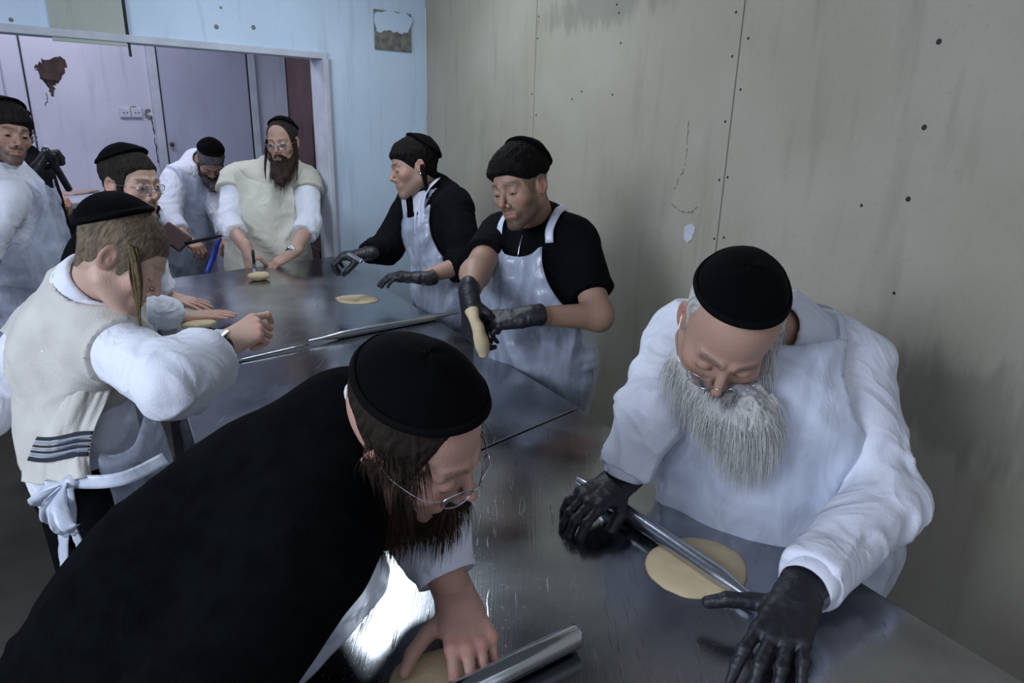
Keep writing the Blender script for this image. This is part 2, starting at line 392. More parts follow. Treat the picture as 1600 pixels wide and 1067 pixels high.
def head_col(P, o):
    sk = A_(o['skin']); n = len(P); c = np.tile(sk, (n, 1)).astype(float)
    x, y, z = P.T; ax = np.abs(x)
    def mixc(m, col):
        nonlocal c; c = c * (1 - m[:, None]) + A_(col) * m[:, None]
    mixc(.16 * ss(-np.abs(z + .025), -.04, -.01) * ss(ax, .02, .045) * ss(y, .03, .06), sk * A_([1.25, .75, .70]))
    mixc(.22 * ss(-np.linalg.norm(P - A_([0, .112, -.03]), axis=1), -.022, -.008), sk * A_([1.25, .75, .70]))
    mixc(.5 * ss(ax, .070, .078) * (z > -.05), sk * A_([1.15, .72, .68]))
    lip = ss(-np.abs((z + .0625) / .0095), -1.1, -.75) * ss(-ax, -.024, -.018) * ss(y, .083, .087)
    mixc(.55 * lip, sk * A_([.85, .52, .50]))
    hc = A_(o['hair'])
    bz = .0285 - 6 * (ax - .028) ** 2
    br = ss(-np.abs((z - bz) / .0052), -1.3, -.5) * ss(ax, .009, .015) * ss(-ax, -.052, -.044) * ss(y, .05, .06)
    mixc(.85 * br * (0.75 + .25 * vn(P * 900)), o.get('brow', hc))
    ls = ss(-np.abs((z + .0035) / .0022), -1.4, -.4) * ss(-np.abs((ax - .031) / .0145), -1.05, -.85) * ss(y, .078, .082)
    mixc(.8 * ls, sk * .12)
    st = o.get('stubble', 0)
    if st:
        jaw = np.maximum(ss(-z, .038, .075), ss(-(z + .9 * (y - .055)), .015, .06)) * ss(y, -.005, .03) * ss(-z, .0, .05)
        jaw = np.maximum(jaw, ss(-np.abs(z + .048), -.012, -.002) * ss(-ax, -.034, -.022) * ss(y, .066, .08)) * (1 - ss(-np.abs(z + .0625), -.011, -.008) * (ax < .024) * (y > .082))
        mixc(st * jaw * (.8 + .2 * vn(P * 700)), hc)
    fd = o.get('fade', 0)                      # shaved sides
    if fd:
        hz = np.interp(y, HY, HZ) if 'hz' not in o else np.interp(y, o['hz'][0], o['hz'][1])
        m = ss(z - hz, -.004, .012) * (1 - .0 * z)
        mixc(fd * m * (.85 + .15 * vn(P * 500)), o.get('fadecol', hc))
    return np.clip(c, 0, 1)
HY = [-.12, -.06, -.028, -.022, .012, .020, .040, .058, .075, .10]
HZ = [-.075, -.072, -.060, -.005, .006, -.030, -.026, .030, .058, .064]
BALDZ = [-.075, -.072, -.060, -.005, .006, -.030, -.020, .070, .20, .20]
class Head:
    def __init__(s, c, f, r, neck, o, parent, res=.0028):
        s.c = A_(c, float); f = nrm(f); r = nrm(r - f * (f @ r)); u = np.cross(r, f)
        s.R = A_([r, f, u]); s.o = o; s.k = o.get('scale', 1.0); s.p = parent; s.res = res
        s.neck = s.loc(neck); s.blk = o.get('neck_r', .056)
        nk = s.neck; s.fn = lambda P: head_sdf(P, nk, o)
        lo = np.minimum([-.098, -.125, -.13], nk - .07); hi = np.maximum([.098, .135, .14], nk + .07)
        V, Q = polygonise(s.fn, lo, hi, res)
        s.mesh = (s.world(V), Q, head_col(V, o))
        s.V, s.Q = V, Q
    def loc(s, p): return (np.asarray(p, float) - s.c) @ s.R.T / s.k
    def dloc(s, d): return np.asarray(d, float) @ s.R.T
    def world(s, V): return s.c + (np.asarray(V) * s.k) @ s.R
    def eyes(s, gaze=(0, .8, -.55)):
        for sx in (-1, 1):
            c = A_([sx * .031, .0765, .003]); a = nrm(A_(gaze) * A_([1, 1, 1])); pr = [(0.0129 * math.sin(t), 0.0129 * math.cos(t)) for t in np.linspace(0.0001, PI - .0001, 14)]
            V, Q = lathe(pr, c, a, 18); o = mobj('eye', s.world(V), Q, [MT['eye'], MT['iris']], s.p)
            mi = np.zeros(len(Q), np.int32); mi[:18 * 3] = 1; o.data.polygons.foreach_set('material_index', mi)
    def hair(s, th=.007, hz=None, col=None, res=.003, name='hair', zmin=None, rough=.0035, bangs=0.0, fade=.02, under=.95, side=.6):
        hz = hz or (HY, HZ); o = s.o; hc = A_(col if col is not None else o['hair'])
        def fn(P):
            q = P.copy(); base = ell(q, CRC, CRR); base = smin(base, cap(P, (0, -.02, -.03), s.neck, .054, s.blk), .03)
            base = smin(base, ell(P, (0, .030, -.022), (.061, .062, .078)), .025)
            y, z = P[:, 1], P[:, 2]; e = z - np.interp(y, hz[0], hz[1])
            t = th * ss(e, -.001, fade) * (side + (1 - side) * ss(z, .02, .075)) + bangs * ss(z, .02, .07) * ss(y, .02, .07)
            t = t * (1 - under * ss(z, .052, .085)); n = (vn(np.stack([P[:, 0] * 230, y * 230, z * 60], 1), 3) * rough + rough * .3 * vn(P * 70, 9)) * ss(e, 0, .02) * (1 - under * ss(z, .052, .085))
            d = base - t - n
            return np.maximum(d, -e)
        V, Q = polygonise(fn, (-.10, -.13, -.10), (.10, .125, .15), res)
        keep = (head_sdf(V, s.neck, o)[Q].max(1) > -.004); Q = Q[keep]
        cc = np.clip(hc * (1 + .55 * vn(np.stack([V[:, 0] * 300, V[:, 1] * 300, V[:, 2] * 50], 1), 4))[:, None], 0, 1)
        return mobj(name, s.world(V), Q, MT['hair'], s.p, cc)
    def kippah(s, tilt=28, ang=62, puff=.010, flat=0.0, side=0.0, low=1.0):
        t = math.radians(tilt); ax = nrm([side, -math.sin(t), math.cos(t)]); u = nrm(np.cross(ax, [0, 1.0, 0])); v = np.cross(ax, u)
        na, nb = 22, 60; th = np.linspace(0.0, math.radians(ang), na); ph = np.arange(nb) * 2 * PI / nb
        def layer(off):
            L = []
            for i, a in enumerate(th):
                for b in ph:
                    d = ax * math.cos(a) + math.sin(a) * (u * math.cos(b) + v * math.sin(b))
                    k = 1 / np.linalg.norm(d / (CRR + off)); e = a / th[-1]
                    seam = .0005 * math.exp(-((((b * 6 / (2 * PI)) % 1) - .5) / .06) ** 2) * (1 if e > .05 else 0)
                    L.append(CRC + d * (k - seam + flat * (1 - e * e)) + .0012 * math.sin(3 * b + 5 * a) * d)
            return A_(L)
        Vo, Vi = layer(puff), layer(.0035)
        i = np.arange(na - 1)[:, None] * nb; j = np.arange(nb)[None]; k = (j + 1) % nb
        Q = np.stack([i + j, i + nb + j, i + nb + k, i + k], -1).reshape(-1, 4)
        n = len(Vo); j = np.arange(nb); k = (j + 1) % nb; b0 = (na - 1) * nb
        rim = np.stack([b0 + j, b0 + j + n, b0 + k + n, b0 + k], 1)
        V = np.vstack([Vo, Vi]); Q = np.vstack([Q, Q[:, ::-1] + n, rim])
        if Vo is not None:
            nn = vnormals(V, Q)
            if ((V[:n] - CRC) * nn[:n]).sum() < 0: Q = Q[:, ::-1]
        kp = mobj('skullcap', s.world(V), Q, MT['velvet'], s.p)
        ring = Vo[b0:b0 + nb]; ring2 = Vo[b0 - nb:b0]
        dn = ring - ring2; pts = []
        band = []
        for f_, o_ in ((-2.4, .0006), (-2.4, .0022), (0.1, .0024), (.25, .0), (.1, -.004)):
            d = (ring - CRC); d /= np.linalg.norm(d, axis=1)[:, None]; band.append(ring + dn * f_ * .9 + d * o_)
        B = np.vstack(band); m = len(band); i = np.arange(m - 1)[:, None] * nb; j = np.arange(nb)[None]; k = (j + 1) % nb
        Q = np.stack([i + j, i + nb + j, i + nb + k, i + k], -1).reshape(-1, 4)
        mobj('band', s.world(B), Q, MT['velvet_band'], kp); return kp
    def beard(s, tip, r0=.038, r1=.018, col=None, col2=None, wide=1.0, strands=900, slen=.035, res=.0035, moust=True, burns=True, mid=None, seed=1, flow=None, sw=.0007):
        tp = s.loc(tip); hc = A_(col if col is not None else s.o['hair']); c2 = A_(col2) if col2 is not None else hc * .5
        md = s.loc(mid) if mid is not None else None
        def fn(P):
            Pm = P.copy(); Pm[:, 0] = np.abs(P[:, 0])
            d = cap(P, (0, .058, -.096), tp if md is None else md, r0, r1 if md is None else (r0 + r1) * .55)
            if md is not None: d = smin(d, cap(P, md, tp, (r0 + r1) * .55, r1), .03)
            for sx in (-1, 1):
                d = smin(d, cap(P, (sx * .040 * wide, .035, -.088), A_([sx * .026 * wide, 0, 0]) + (tp * .7 + A_([0, .05, -.09]) * .3 if md is None else md), r0 * .62, r1 * .8), .02)
            if burns == 'L': d = smin(d, cap(P, (-.068, .006, .0), (-.052 * wide, .038, -.080), .013, .026), .02)
            elif burns: d = smin(d, cap(Pm, (.066, .010, -.030), (.048 * wide, .040, -.084), .010, .020), .016)
            if moust:
                d = smin(d, cap(Pm, (.006, .097, -.0490), (.031, .080, -.070), .0065, .009), .008)
                d = smax(d, -cap(Pm, (0, .104, -.0625), (.016, .098, -.0640), .0035, .003), .003)
            q = np.stack([P[:, 0] * 170, P[:, 1] * 170, P[:, 2] * 40], 1)
            return d - .0040 * vn(q, seed) - .0055 * vn(P * 55, seed + 2) - .007 * vn(P * 26, seed + 3)
        lo = np.minimum([-.1, -.03, -.16], np.minimum(tp, md if md is not None else tp) - r1 - .05); hi = np.maximum([.1, .135, .0], np.maximum(tp, md if md is not None else tp) + r1 + .05)
        V, Q = polygonise(fn, lo, hi, res); N = vnormals(V, Q)
        k = (.5 + .5 * vn(np.stack([V[:, 0] * 260, V[:, 1] * 260, V[:, 2] * 40], 1), seed + 7))[:, None]
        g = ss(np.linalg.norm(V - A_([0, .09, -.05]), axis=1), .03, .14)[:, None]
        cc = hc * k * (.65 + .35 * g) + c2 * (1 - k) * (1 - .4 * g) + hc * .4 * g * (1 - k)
        rng = np.random.RandomState(seed); out = head_sdf(V, s.neck, s.o) > .002
        ids = np.where(out)[0]; ids = rng.choice(ids, min(strands, len(ids)), replace=False)
        fl = nrm(tp - A_([0, .07, -.09])) if flow is None else nrm(s.dloc(flow))
        D = fl * .9 + N[ids] * .45 + rng.normal(0, .22, (len(ids), 3)); D /= np.linalg.norm(D, axis=1)[:, None]
        Sv, Sq = strand_mesh(V[ids] - N[ids] * .003, D, fl, slen * (.5 + rng.rand(len(ids))), rng, sw)
        sc_ = np.repeat(hc[None] * (.6 + .9 * rng.rand(len(ids), 1)), 15, 0)
        V2, Q2, C2 = merge([(V, Q, cc), (Sv, Sq, sc_)])
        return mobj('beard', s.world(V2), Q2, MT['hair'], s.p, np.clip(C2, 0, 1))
    def sidelock(s, pts, r=.006, side=1, col=None, name='sidelock', seed=0, twist_=2.2, n=14):
        hc = A_(col if col is not None else s.o['hair']); rng = np.random.RandomState(seed); parts = []
        pts = crom(A_(pts, float), 26); t = np.linspace(0, 1, 26)
        n = n * 2; env = (.45 + .75 * np.sin(PI * np.clip(t * 1.15 + .12, 0, 1))) * (1 - .45 * t)
        for i in range(n):
            a = rng.rand() * 2 * PI; rr = r * math.sqrt(rng.rand()); w = twist_ * (.6 + .8 * rng.rand()); e_ = .75 + .25 * rng.rand()
            off = np.stack([np.cos(a + w * t) * rr * env * .8, np.sin(a + w * t) * rr * env * 1.15, 0 * t], 1) + .0012 * np.stack([np.sin(9 * t + i), np.cos(7 * t + i), 0 * t], 1)
            q = pts * 1.0 if e_ > .99 else crom(pts, 26); k_ = max(8, int(26 * e_))
            parts.append(tube((pts + off)[:k_], (r * .20 * (1 - .8 * t) + .0004)[:k_], 5))
        P, Q = merge(parts)[:2]; cc = np.clip(hc * (1 + .5 * vn(P * A_([400, 400, 40]), 3))[:, None], 0, 1)
        P, q = fixtri(P, Q); return mobj(name, s.world(P), q, MT['hair'], s.p, cc)
    def hanging_lock(s, start, length, out=(0, 0, 0), r=.009, col=None, seed=0, n=16):
        g = s.dloc((0, 0, -1.0)); o = A_(out, float); pts = []
        for k in range(6):
            t = k / 5; pts.append(A_(start) + g * length * t + o * math.sin(min(1, t * 1.6) * PI / 2) + A_([0, .004 * math.sin(5 * t), 0]))
        return s.sidelock(pts, r, col=col, seed=seed, n=n)
    def hairtuft(s, base_box, flow, n, slen, seed=0, col=None, lim=None, name='hair_strands', w=.0007):
        """loose strands on the head surface where lim(local point) is true"""
        rng = np.random.RandomState(seed); V, Q = s.V, s.Q; N = vnormals(V, Q); ids = np.where(lim(V))[0]
        ids = rng.choice(ids, min(n, len(ids)), replace=len(ids) < n); fl = nrm(s.dloc(flow)); hc = A_(col if col is not None else s.o['hair'])
        D = fl * .8 + N[ids] * .55 + rng.normal(0, .25, (len(ids), 3)); D /= np.linalg.norm(D, axis=1)[:, None]
        Sv, Sq = strand_mesh(V[ids], D, fl, slen * (.5 + rng.rand(len(ids))), rng, w)
        return mobj(name, s.world(Sv), Sq, MT['hair'], s.p, np.clip(np.repeat(hc[None] * (.6 + .9 * rng.rand(len(ids), 1)), 15, 0), 0, 1))
    def glasses(s, rx=.0235, rz=.0165, y=.112, z=-.002, mat=None, r=.0011, drop=0.0, full=True):
        m = mat or MT['watch_metal']; parts = []; a = np.linspace(0, 2 * PI, 33)
        for sx in (-1, 1):
            px = sx * .033 + rx * np.cos(a); pz = z - drop + rz * np.sin(a); py = y - 2.2 * np.abs(px) ** 2 * 3
            parts.append(tube(np.stack([px, py, pz], 1), r, 6, caps=False))
            xh = sx * (.033 + rx)
            parts.append(tube([[xh, y - 6.6 * xh * xh, z - drop + .005], [sx * .074, y - .040, z - drop * .6 + .007], [sx * .079, y - .085, z + .008], [sx * .079, -.005, .012], [sx * .076, -.025, -.010]], r * .9, 6, n=24))
        parts.append(tube([[-.0095, y, z - drop + .002], [0, y + .003, z - drop + .007], [.0095, y, z - drop + .002]], r, 6, n=9))
        P, Q = merge(parts)[:2]; P, q = fixtri(s.world(P), Q); g = mobj('glasses', P, q, m, s.p)
        for sx in (-1, 1):
            aa = np.arange(28) * 2 * PI / 28; V = []
            for rr in (0.001, .5, 1):
                px = sx * .033 + rx * .97 * rr * np.cos(aa); pz = z - drop + rz * .97 * rr * np.sin(aa); V.append(np.stack([px, y - 6.6 * px * px + .0008 * (1 - rr), pz], 1))
            V = np.vstack(V); i = np.arange(2)[:, None] * 28; j = np.arange(28)[None]; k = (j + 1) % 28
            Q = np.stack([i + j, i + k, i + 28 + k, i + 28 + j], -1).reshape(-1, 4); n_ = len(V)
            V = np.vstack([V, V + [0, -.0009, 0]]); Q = np.vstack([Q, Q[:, ::-1] + n_])
            mobj('lens', s.world(V), Q, MT['lens'], g)
        return g
def strand_mesh(B, D, fl, ln, rng, w):
    n = len(B); t = np.linspace(0, 1, 5); ref = rng.normal(0, 1, (n, 3)); U = np.cross(D, ref); U /= np.linalg.norm(U, axis=1)[:, None] + 1e-9; X = np.cross(D, U)
    pts = B[:, None] + ln[:, None, None] * (t[None, :, None] * D[:, None] + (t ** 2)[None, :, None] * (fl - D)[:, None] * .6)
    rad = w * (1 - .85 * t); a = A_([0, 2.09, 4.19])
    P = pts[:, :, None] + rad[None, :, None, None] * (np.cos(a)[None, None, :, None] * U[:, None, None] + np.sin(a)[None, None, :, None] * X[:, None, None])
    P = P.reshape(-1, 3); s0 = (np.arange(n) * 15)[:, None, None]; i = (np.arange(4) * 3)[None, :, None]; j = np.arange(3)[None, None]; k = (j + 1) % 3
    return P, np.stack([s0 + i + j, s0 + i + k, s0 + i + 3 + k, s0 + i + 3 + j], -1).reshape(-1, 4)

# hands: local frame x = thumb side, y = along the fingers, z = back of the hand
FX = [.030, .0105, -.0095, -.0280]; FY = [.090, .094, .089, .080]; FL = [(.041, .025, .021), (.045, .029, .022), (.041, .027, .022), (.032, .020, .019)]; FR = [.0092, .0095, .0089, .0078]
def finger_pts(i, curl, spread):
    p = A_([FX[i], FY[i], 0.0]); out = [p]; a = 0
    for L, c in zip(FL[i], curl):
        a += c; p = p + L * A_([math.sin(spread) * math.cos(a), math.cos(spread) * math.cos(a), -math.sin(a)]); out.append(p)
    return out
def hand_sdf(P, curls, spreads, thumb, infl, elbow, fr):
    d = None
    for i in range(4):
        m = cap(P, (FX[i] * .5, .008, -.001), (FX[i], FY[i], -.001), .0135 + infl, .0118 + infl); d = m if d is None else smin(d, m, .012)
    d = smin(d, cap(P, (.015, .015, -.008), (.030, .046, -.010), .015 + infl, .012 + infl), .012)
    d = smin(d, cap(P, (-.022, .015, -.007), (-.026, .06, -.006), .012 + infl, .010 + infl), .010)
    w = A_([0, 0, 1.0])
    d = smin(d, cap(P, (0, -.035, 0), (0, .010, 0), .027 + infl, .029 + infl, .74, w), .018)
    if elbow is not None: d = smin(d, cap(P, (0, -.02, 0), elbow, .0255 + infl, fr + infl), .02)
    for i in range(4):
        q = finger_pts(i, curls[i], spreads[i]); f = None; r = FR[i] + infl
        for k in range(3):
            c = cap(P, q[k], q[k + 1], r * (1 - .09 * k), r * (1 - .09 * (k + 1))); f = c if f is None else smin(f, c, .0015)
        f = smin(f, sph(P, q[1], r * 1.03), .002)
        d = smin(d, f, .0045)
    q = [A_([.022, .022, -.010])]
    for L, dd in zip((.040, .034, .028), thumb): q.append(q[-1] + L * nrm(dd))
    f = smin(cap(P, q[0], q[1], .0135 + infl, .0122 + infl), cap(P, q[1], q[2], .0116 + infl, .0108 + infl), .002); f = smin(f, cap(P, q[2], q[3], .0108 + infl, .0085 + infl), .002)
    return smin(d, f, .006)
TH = dict(rest=((.62, .75, -.25), (.30, .93, -.20), (.12, .97, -.20)), wide=((.88, .45, -.1), (.72, .68, -.1), (.55, .82, -.1)),
          grip=((.55, .62, -.55), (.05, .75, -.66), (-.45, .60, -.66)), along=((.40, .85, -.35), (.05, .99, -.1), (0, 1.0, -.05)), pinch=((.45, .62, -.65), (.1, .85, -.55), (-.1, .9, -.4)), down=((.6,.5,-.6),(.4,.7,-.6),(.2,.8,-.5)))
def hand(parent, wrist, fdir, dors, right, curl, thumb='rest', spread=(.10, .02, -.06, -.14), glove=False, elbow=None, skin=(.55, .33, .24), res=.0028, fr=.042, name=None, scale=1.0, cuff=.035, dark=None):
    y = nrm(fdir); z = nrm(A_(dors) - y * (A_(dors) @ y)); x = np.cross(y, z) * (-1 if right else 1)
    Rm = A_([x, y, z]); wrist = A_(wrist, float)
    cl = [curl] * 4 if not isinstance(curl[0], (tuple, list)) else curl
    th = TH[thumb] if isinstance(thumb, str) else thumb
    el = None if elbow is None else (A_(elbow) - wrist) @ Rm.T / scale
    if glove: el2 = (nrm(el) * cuff * 2 if el is not None else None)
    infl = .0012 if glove else 0
    if glove:
        def fn(P):
            d = hand_sdf(P, cl, spread, th, infl, None if el is None else nrm(el) * .12, .036); ax = nrm(el) if el is not None else A_([0, -1.0, 0])
            rg = cap(P, ax * cuff, ax * (cuff + .001), .0315); t = P @ ax
            d = d - .0012 * vn(P * A_([60, 130, 60]), 5) - .0015 * ss(t, .0, cuff)
            return np.maximum(d, t - cuff)
        ext = cuff
    else:
        L = np.linalg.norm(el) if el is not None else .05
        def fn(P):
            d = hand_sdf(P, cl, spread, th, 0, el, fr)
            return d
        ext = L
    pe = (el / (np.linalg.norm(el) + 1e-9) * ext) if el is not None else A_([0, -.05, 0])
    lo = np.minimum([-.085, -.05, -.13], pe - .055); hi = np.maximum([.145, .21, .055], pe + .055)
    V, Q = polygonise(fn, lo, hi, res)
    if (x @ np.cross(y, z)) < 0: Q = Q[:, ::-1]
    sk = A_(skin, float)
    if not glove:
        cc = np.tile(sk, (len(V), 1)); kn = np.zeros(len(V))
        for i in range(4):
            q = finger_pts(i, cl[i], spread[i])
            for k in (0, 1, 3): kn = np.maximum(kn, ss(-np.linalg.norm(V - q[k], axis=1), -.020, -.008))
        cc = cc * (1 - .35 * kn[:, None]) + (sk * A_([1.2, .72, .66])) * .35 * kn[:, None]
    Vw = wrist + (V * scale) @ Rm
    fr_ = dict(R=Rm, w=wrist, fingers=[[wrist + q * scale @ Rm for q in finger_pts(i, cl[i], spread[i])] for i in range(4)])
    if glove: mobj('glove', Vw, Q, MT['glove'], parent); return None, fr_
    return (Vw, Q, np.clip(cc, 0, 1)), fr_
def watch(parent, wrist, el, dors, case='round', off=.035, r=.0275, metal=True):
    ax = nrm(A_(wrist) - A_(el)); c = A_(wrist) - ax * off; z = nrm(A_(dors) - ax * (A_(dors) @ ax)); x = np.cross(ax, z)
    a = np.linspace(0, 2 * PI, 41)[:-1]; sec = [(-.009, 0), (-.009, .003), (.009, .003), (.009, 0)]
    V = []
    for (l, h) in sec: V.append(c + l * ax + ((r + .004 + h) * np.cos(a))[:, None] * x * 1.05 + ((r * .80 + .004 + h) * np.sin(a))[:, None] * z)
    V = np.vstack(V); i = np.arange(4)[:, None] * 40; j = np.arange(40)[None]; k = (j + 1) % 40; i2 = ((np.arange(4) + 1) % 4)[:, None] * 40
    Q = np.stack([i + j, i + k, i2 + k, i2 + j], -1).reshape(-1, 4)
    w = mobj('wristwatch', V, Q, MT['strap'], parent)
    cc = c + z * (r * .8 + .008)
    if case == 'round': V, Q = lathe([(0.0001, .006), (.0155, .006), (.018, .0035), (.018, -.003), (.0001, -.003)], cc, z, 28); mobj('watch_case', V, Q, MT['watch_metal'], w); V, Q = lathe([(0.0001, .0068), (.0135, .0068), (.0135, .005)], cc, z, 28); mobj('watch_dial', V, Q, MT['watch_face'], w)
    else:
        pobj('watch_case', box(cc, ax, x, z, .019, .018, .0045), MT['watch_metal'], w, .004); pobj('watch_dial', box(cc + z * .0048, ax, x, z, .015, .0135, .0008), MT['watch_face'], w, .0006)
    return w

# ------------------------------------------------------------------ figures and their clothes
class Fig:
    """one standing or bending figure described by its joints (world coordinates)"""
    fn_last = None
    def __init__(s, name, base, label, J, group=None, girth=1.0, hipr=.15, bellyr=.15, chestr=.155, shr=.07, armr=.052, forer=.042, depth=.72):
        s.r = root(name, base, label, 'person', group); s.J = {k: A_(v, float) for k, v in J.items()}
        J = s.J; s.lat = nrm(J['SR'] - J['SL']); s.up = nrm(J['neck'] - J['belly']); s.fw = nrm(np.cross(s.up, s.lat))
        s.g = dict(hip=hipr * girth, belly=bellyr * girth, chest=chestr * girth, sh=shr, arm=armr, fore=forer, depth=depth)
        hl = J.get('hiplat', s.lat); s.hl = nrm(A_([hl[0], hl[1], 0]))
        p = J['pelvis']
        for k, sg in (('L', -1), ('R', 1)):
            J.setdefault('H' + k, p + s.hl * sg * .085 + A_([0, 0, -.03])); f = A_([p[0], p[1], 0]) + s.hl * sg * .12
            J.setdefault('A' + k, f + A_([0, 0, .08]) - 0 * s.fw); J.setdefault('K' + k, (J['H' + k] + J['A' + k]) / 2 + A_([0, 0, .0]))
        s.fz = nrm(np.cross([0, 0, 1.0], s.hl)); s.hd = s.up
    def torso(s, P, inf=0.0, k=.06):
        J, g = s.J, s.g; w = s.fw; dp = g['depth']
        d = cap(P, J['pelvis'], J['belly'], g['hip'] + inf, g['belly'] + inf, dp, s.fz if abs(s.fz @ s.up) < .7 else w)
        d = smin(d, cap(P, J['belly'], J['chest'], g['belly'] + inf, g['chest'] + inf, dp, w), k)
        d = smin(d, cap(P, J['SL'] * .85 + J['SR'] * .15, J['SR'] * .85 + J['SL'] * .15, g['sh'] * .92 + inf, g['sh'] * .92 + inf, .9, w), k)
        for a in 'LR': d = smin(d, cap(P, J['neck'] - s.up * .01, J['S' + a] * .75 + J['neck'] * .25, .046 + inf, .044 + inf), .05)
        d = smin(d, cap(P, J['chest'] + s.up * .04, J['neck'], .09 + inf, .060 + inf), k)
        return d
    def arm(s, P, sd, inf=0.0, end=1.0, flare=0.0, cut=True, k=.03):
        J, g = s.J, s.g; S_, E_, W_ = J['S' + sd], J['E' + sd], J['W' + sd]
        if end <= 1: Et = S_ + (E_ - S_) * end; d = cap(P, S_, Et, g['sh'] * .84 + inf, g['arm'] + inf + flare); n = nrm(E_ - S_); e = Et
        else:
            d = cap(P, S_, E_, g['sh'] * .84 + inf, g['arm'] + inf); t = end - 1; e = E_ + (W_ - E_) * t; n = nrm(W_ - E_)
            d = smin(d, cap(P, E_, e, g['arm'] * .97 + inf, g['fore'] + (.030 - g['fore']) * t + inf + flare), k)
        if cut:
            L = (P - e) @ n; near = ss(-np.linalg.norm(P - e, axis=1), -.16, -.12)
            d = np.where(near > 0, np.maximum(d, L), d)
        return d
    def garment(s, name, m, inf=.014, ends=(1.95, 1.95), flare=(.0, .0), res=.0075, amp=.007, low=None, top=.02, kneck=.035, legs=0.0, extra=None, seed=0, cuffs=True, ka=.035, arms=True, box_=None, parent=None, smooth=1, hole=.057, clipf=None):
        J = s.J
        def fn(P):
            d = s.torso(P, inf)
            if arms:
                for i, sd in enumerate('LR'): d = smin(d, s.arm(P, sd, inf, ends[i], flare[i]), ka)
            if extra: d = extra(P, d)
            d = smax(d, -cap(P, J['neck'] + s.hd * .015, J['neck'] + s.hd * .25, hole + (inf - .01) * .6, hole + .018), .008)
            if low is not None: d = np.maximum(d, (low - P[:, 2]))
            return d
        pts = [J[k] for k in ('pelvis', 'belly', 'chest', 'neck', 'SL', 'SR')]
        if arms: pts += [J['EL'], J['ER']] + [J['W' + a] for i, a in enumerate('LR') if ends[i] > 1]
        pts = A_(pts); lo = pts.min(0) - .22; hi = pts.max(0) + .22
        if box_ is not None: lo = np.minimum(lo, box_[0]); hi = np.maximum(hi, box_[1])
        if low is not None: lo[2] = max(lo[2], low - .03)
        V, Q = polygonise(fn, lo, hi, res); V = relax(V, Q, smooth); N = vnormals(V, Q)
        V = V + N * s.folds(V, N, amp, seed)[:, None]
        s.fn_last = lambda P: s.torso(P, inf)
        return mobj(name, V, Q, m, parent or s.r)
    def folds(s, V, N, amp, seed=0):
        J = s.J; q = V - J['chest']; loc = np.stack([q @ s.lat, q @ s.up, q @ s.fw], 1)
        wb = .035 * np.stack([vn(loc * 6, seed + 20), vn(loc * 6, seed + 21), vn(loc * 6, seed + 22)], 1); lw = loc + wb
        t1 = 1 - 2 * np.abs(vn(np.stack([lw[:, 0] / .075 + lw[:, 1] / .2, lw[:, 1] / .26, lw[:, 2] / .1], 1), seed + 1))
        t2 = vn(lw / .09, seed + 2); t3 = 1 - 2 * np.abs(vn(np.stack([lw[:, 0] / .16, (lw[:, 1] - .5 * np.abs(lw[:, 0])) / .055, lw[:, 2] / .2], 1), seed + 8))
        r_ = lambda v: np.maximum(0, v) ** 1.3
        D = amp * (.75 * r_(t1) + .5 * t2 + .6 * r_(t3) - .4)
        for i, sd in enumerate('LR'):
            S_, E_, W_ = J['S' + sd], J['E' + sd], J['W' + sd]
            for a, b in ((S_, E_), (E_, W_)):
                t, dist, qq = segt(V, a, b); L = np.linalg.norm(b - a); ax = (b - a) / L
                w = ss(-dist, -.11, -.075) * ss(t, .0, .18 if a is S_ else .02)
                side = nrm(np.cross(ax, [0.1, .2, 1])); o2 = np.cross(ax, side); ang = np.arctan2(qq @ side, qq @ o2)
                al = t * L; wv = .45 * vn(V * 13, seed + 3)
                def rg(sc_, ph, sd_):
                    n_ = vn(np.stack([al / sc_ + .8 * np.sin(ang + ph) + wv, .75 * np.cos(ang) + 3, .75 * np.sin(ang)], 1), sd_); return np.maximum(0, 1 - np.abs(n_) * 2.6) ** 1.3
                el = np.exp(-(np.linalg.norm(V - E_, axis=1) / .12) ** 2); cl = np.exp(-(np.linalg.norm(V - W_, axis=1) / .09) ** 2)
                D = D * (1 - w) + w * amp * ((.35 + .75 * el + .35 * cl) * rg(.075, 1.0 + seed, seed + 4 + i) + .45 * rg(.05, 3.1 + seed, seed + 9 + i) * (.4 + el) + .55 * vn(V * 9, seed + 6) - .3)
        edge = 1
        return D * edge
    def legs(s, m=None, r0=.10, r1=.072, r2=.062, res=.014, shoes=True, top=None):
        J = s.J
        def fn(P):
            d = cap(P, J['HL'], J['HR'], s.g['hip'] * .84, s.g['hip'] * .84, s.g['depth'], s.fz)
            d = smin(d, cap(P, J['pelvis'], J['pelvis'] * .7 + J['belly'] * .3, s.g['hip'] * .97, s.g['hip'] * .97, s.g['depth'], s.fz), .05)
            for a in 'LR': d = smin(d, smin(cap(P, J['H' + a], J['K' + a], r0, r1), cap(P, J['K' + a], J['A' + a] + A_([0, 0, -.02]), r1, r2), .03), .04)
            d = d - .006 * vn(P * A_([9, 9, 5]), 11) - .004 * (1 - 2 * np.abs(vn(P * A_([12, 12, 25]), 12)))
            return np.maximum(d, .035 - P[:, 2])
        pts = A_([J[k] for k in ('pelvis', 'belly', 'HL', 'HR', 'KL', 'KR', 'AL', 'AR')]); V, Q = polygonise(fn, pts.min(0) - .2, pts.max(0) + .2, res)
        mobj('trousers', V, Q, m or MT['black_cloth'], s.r)
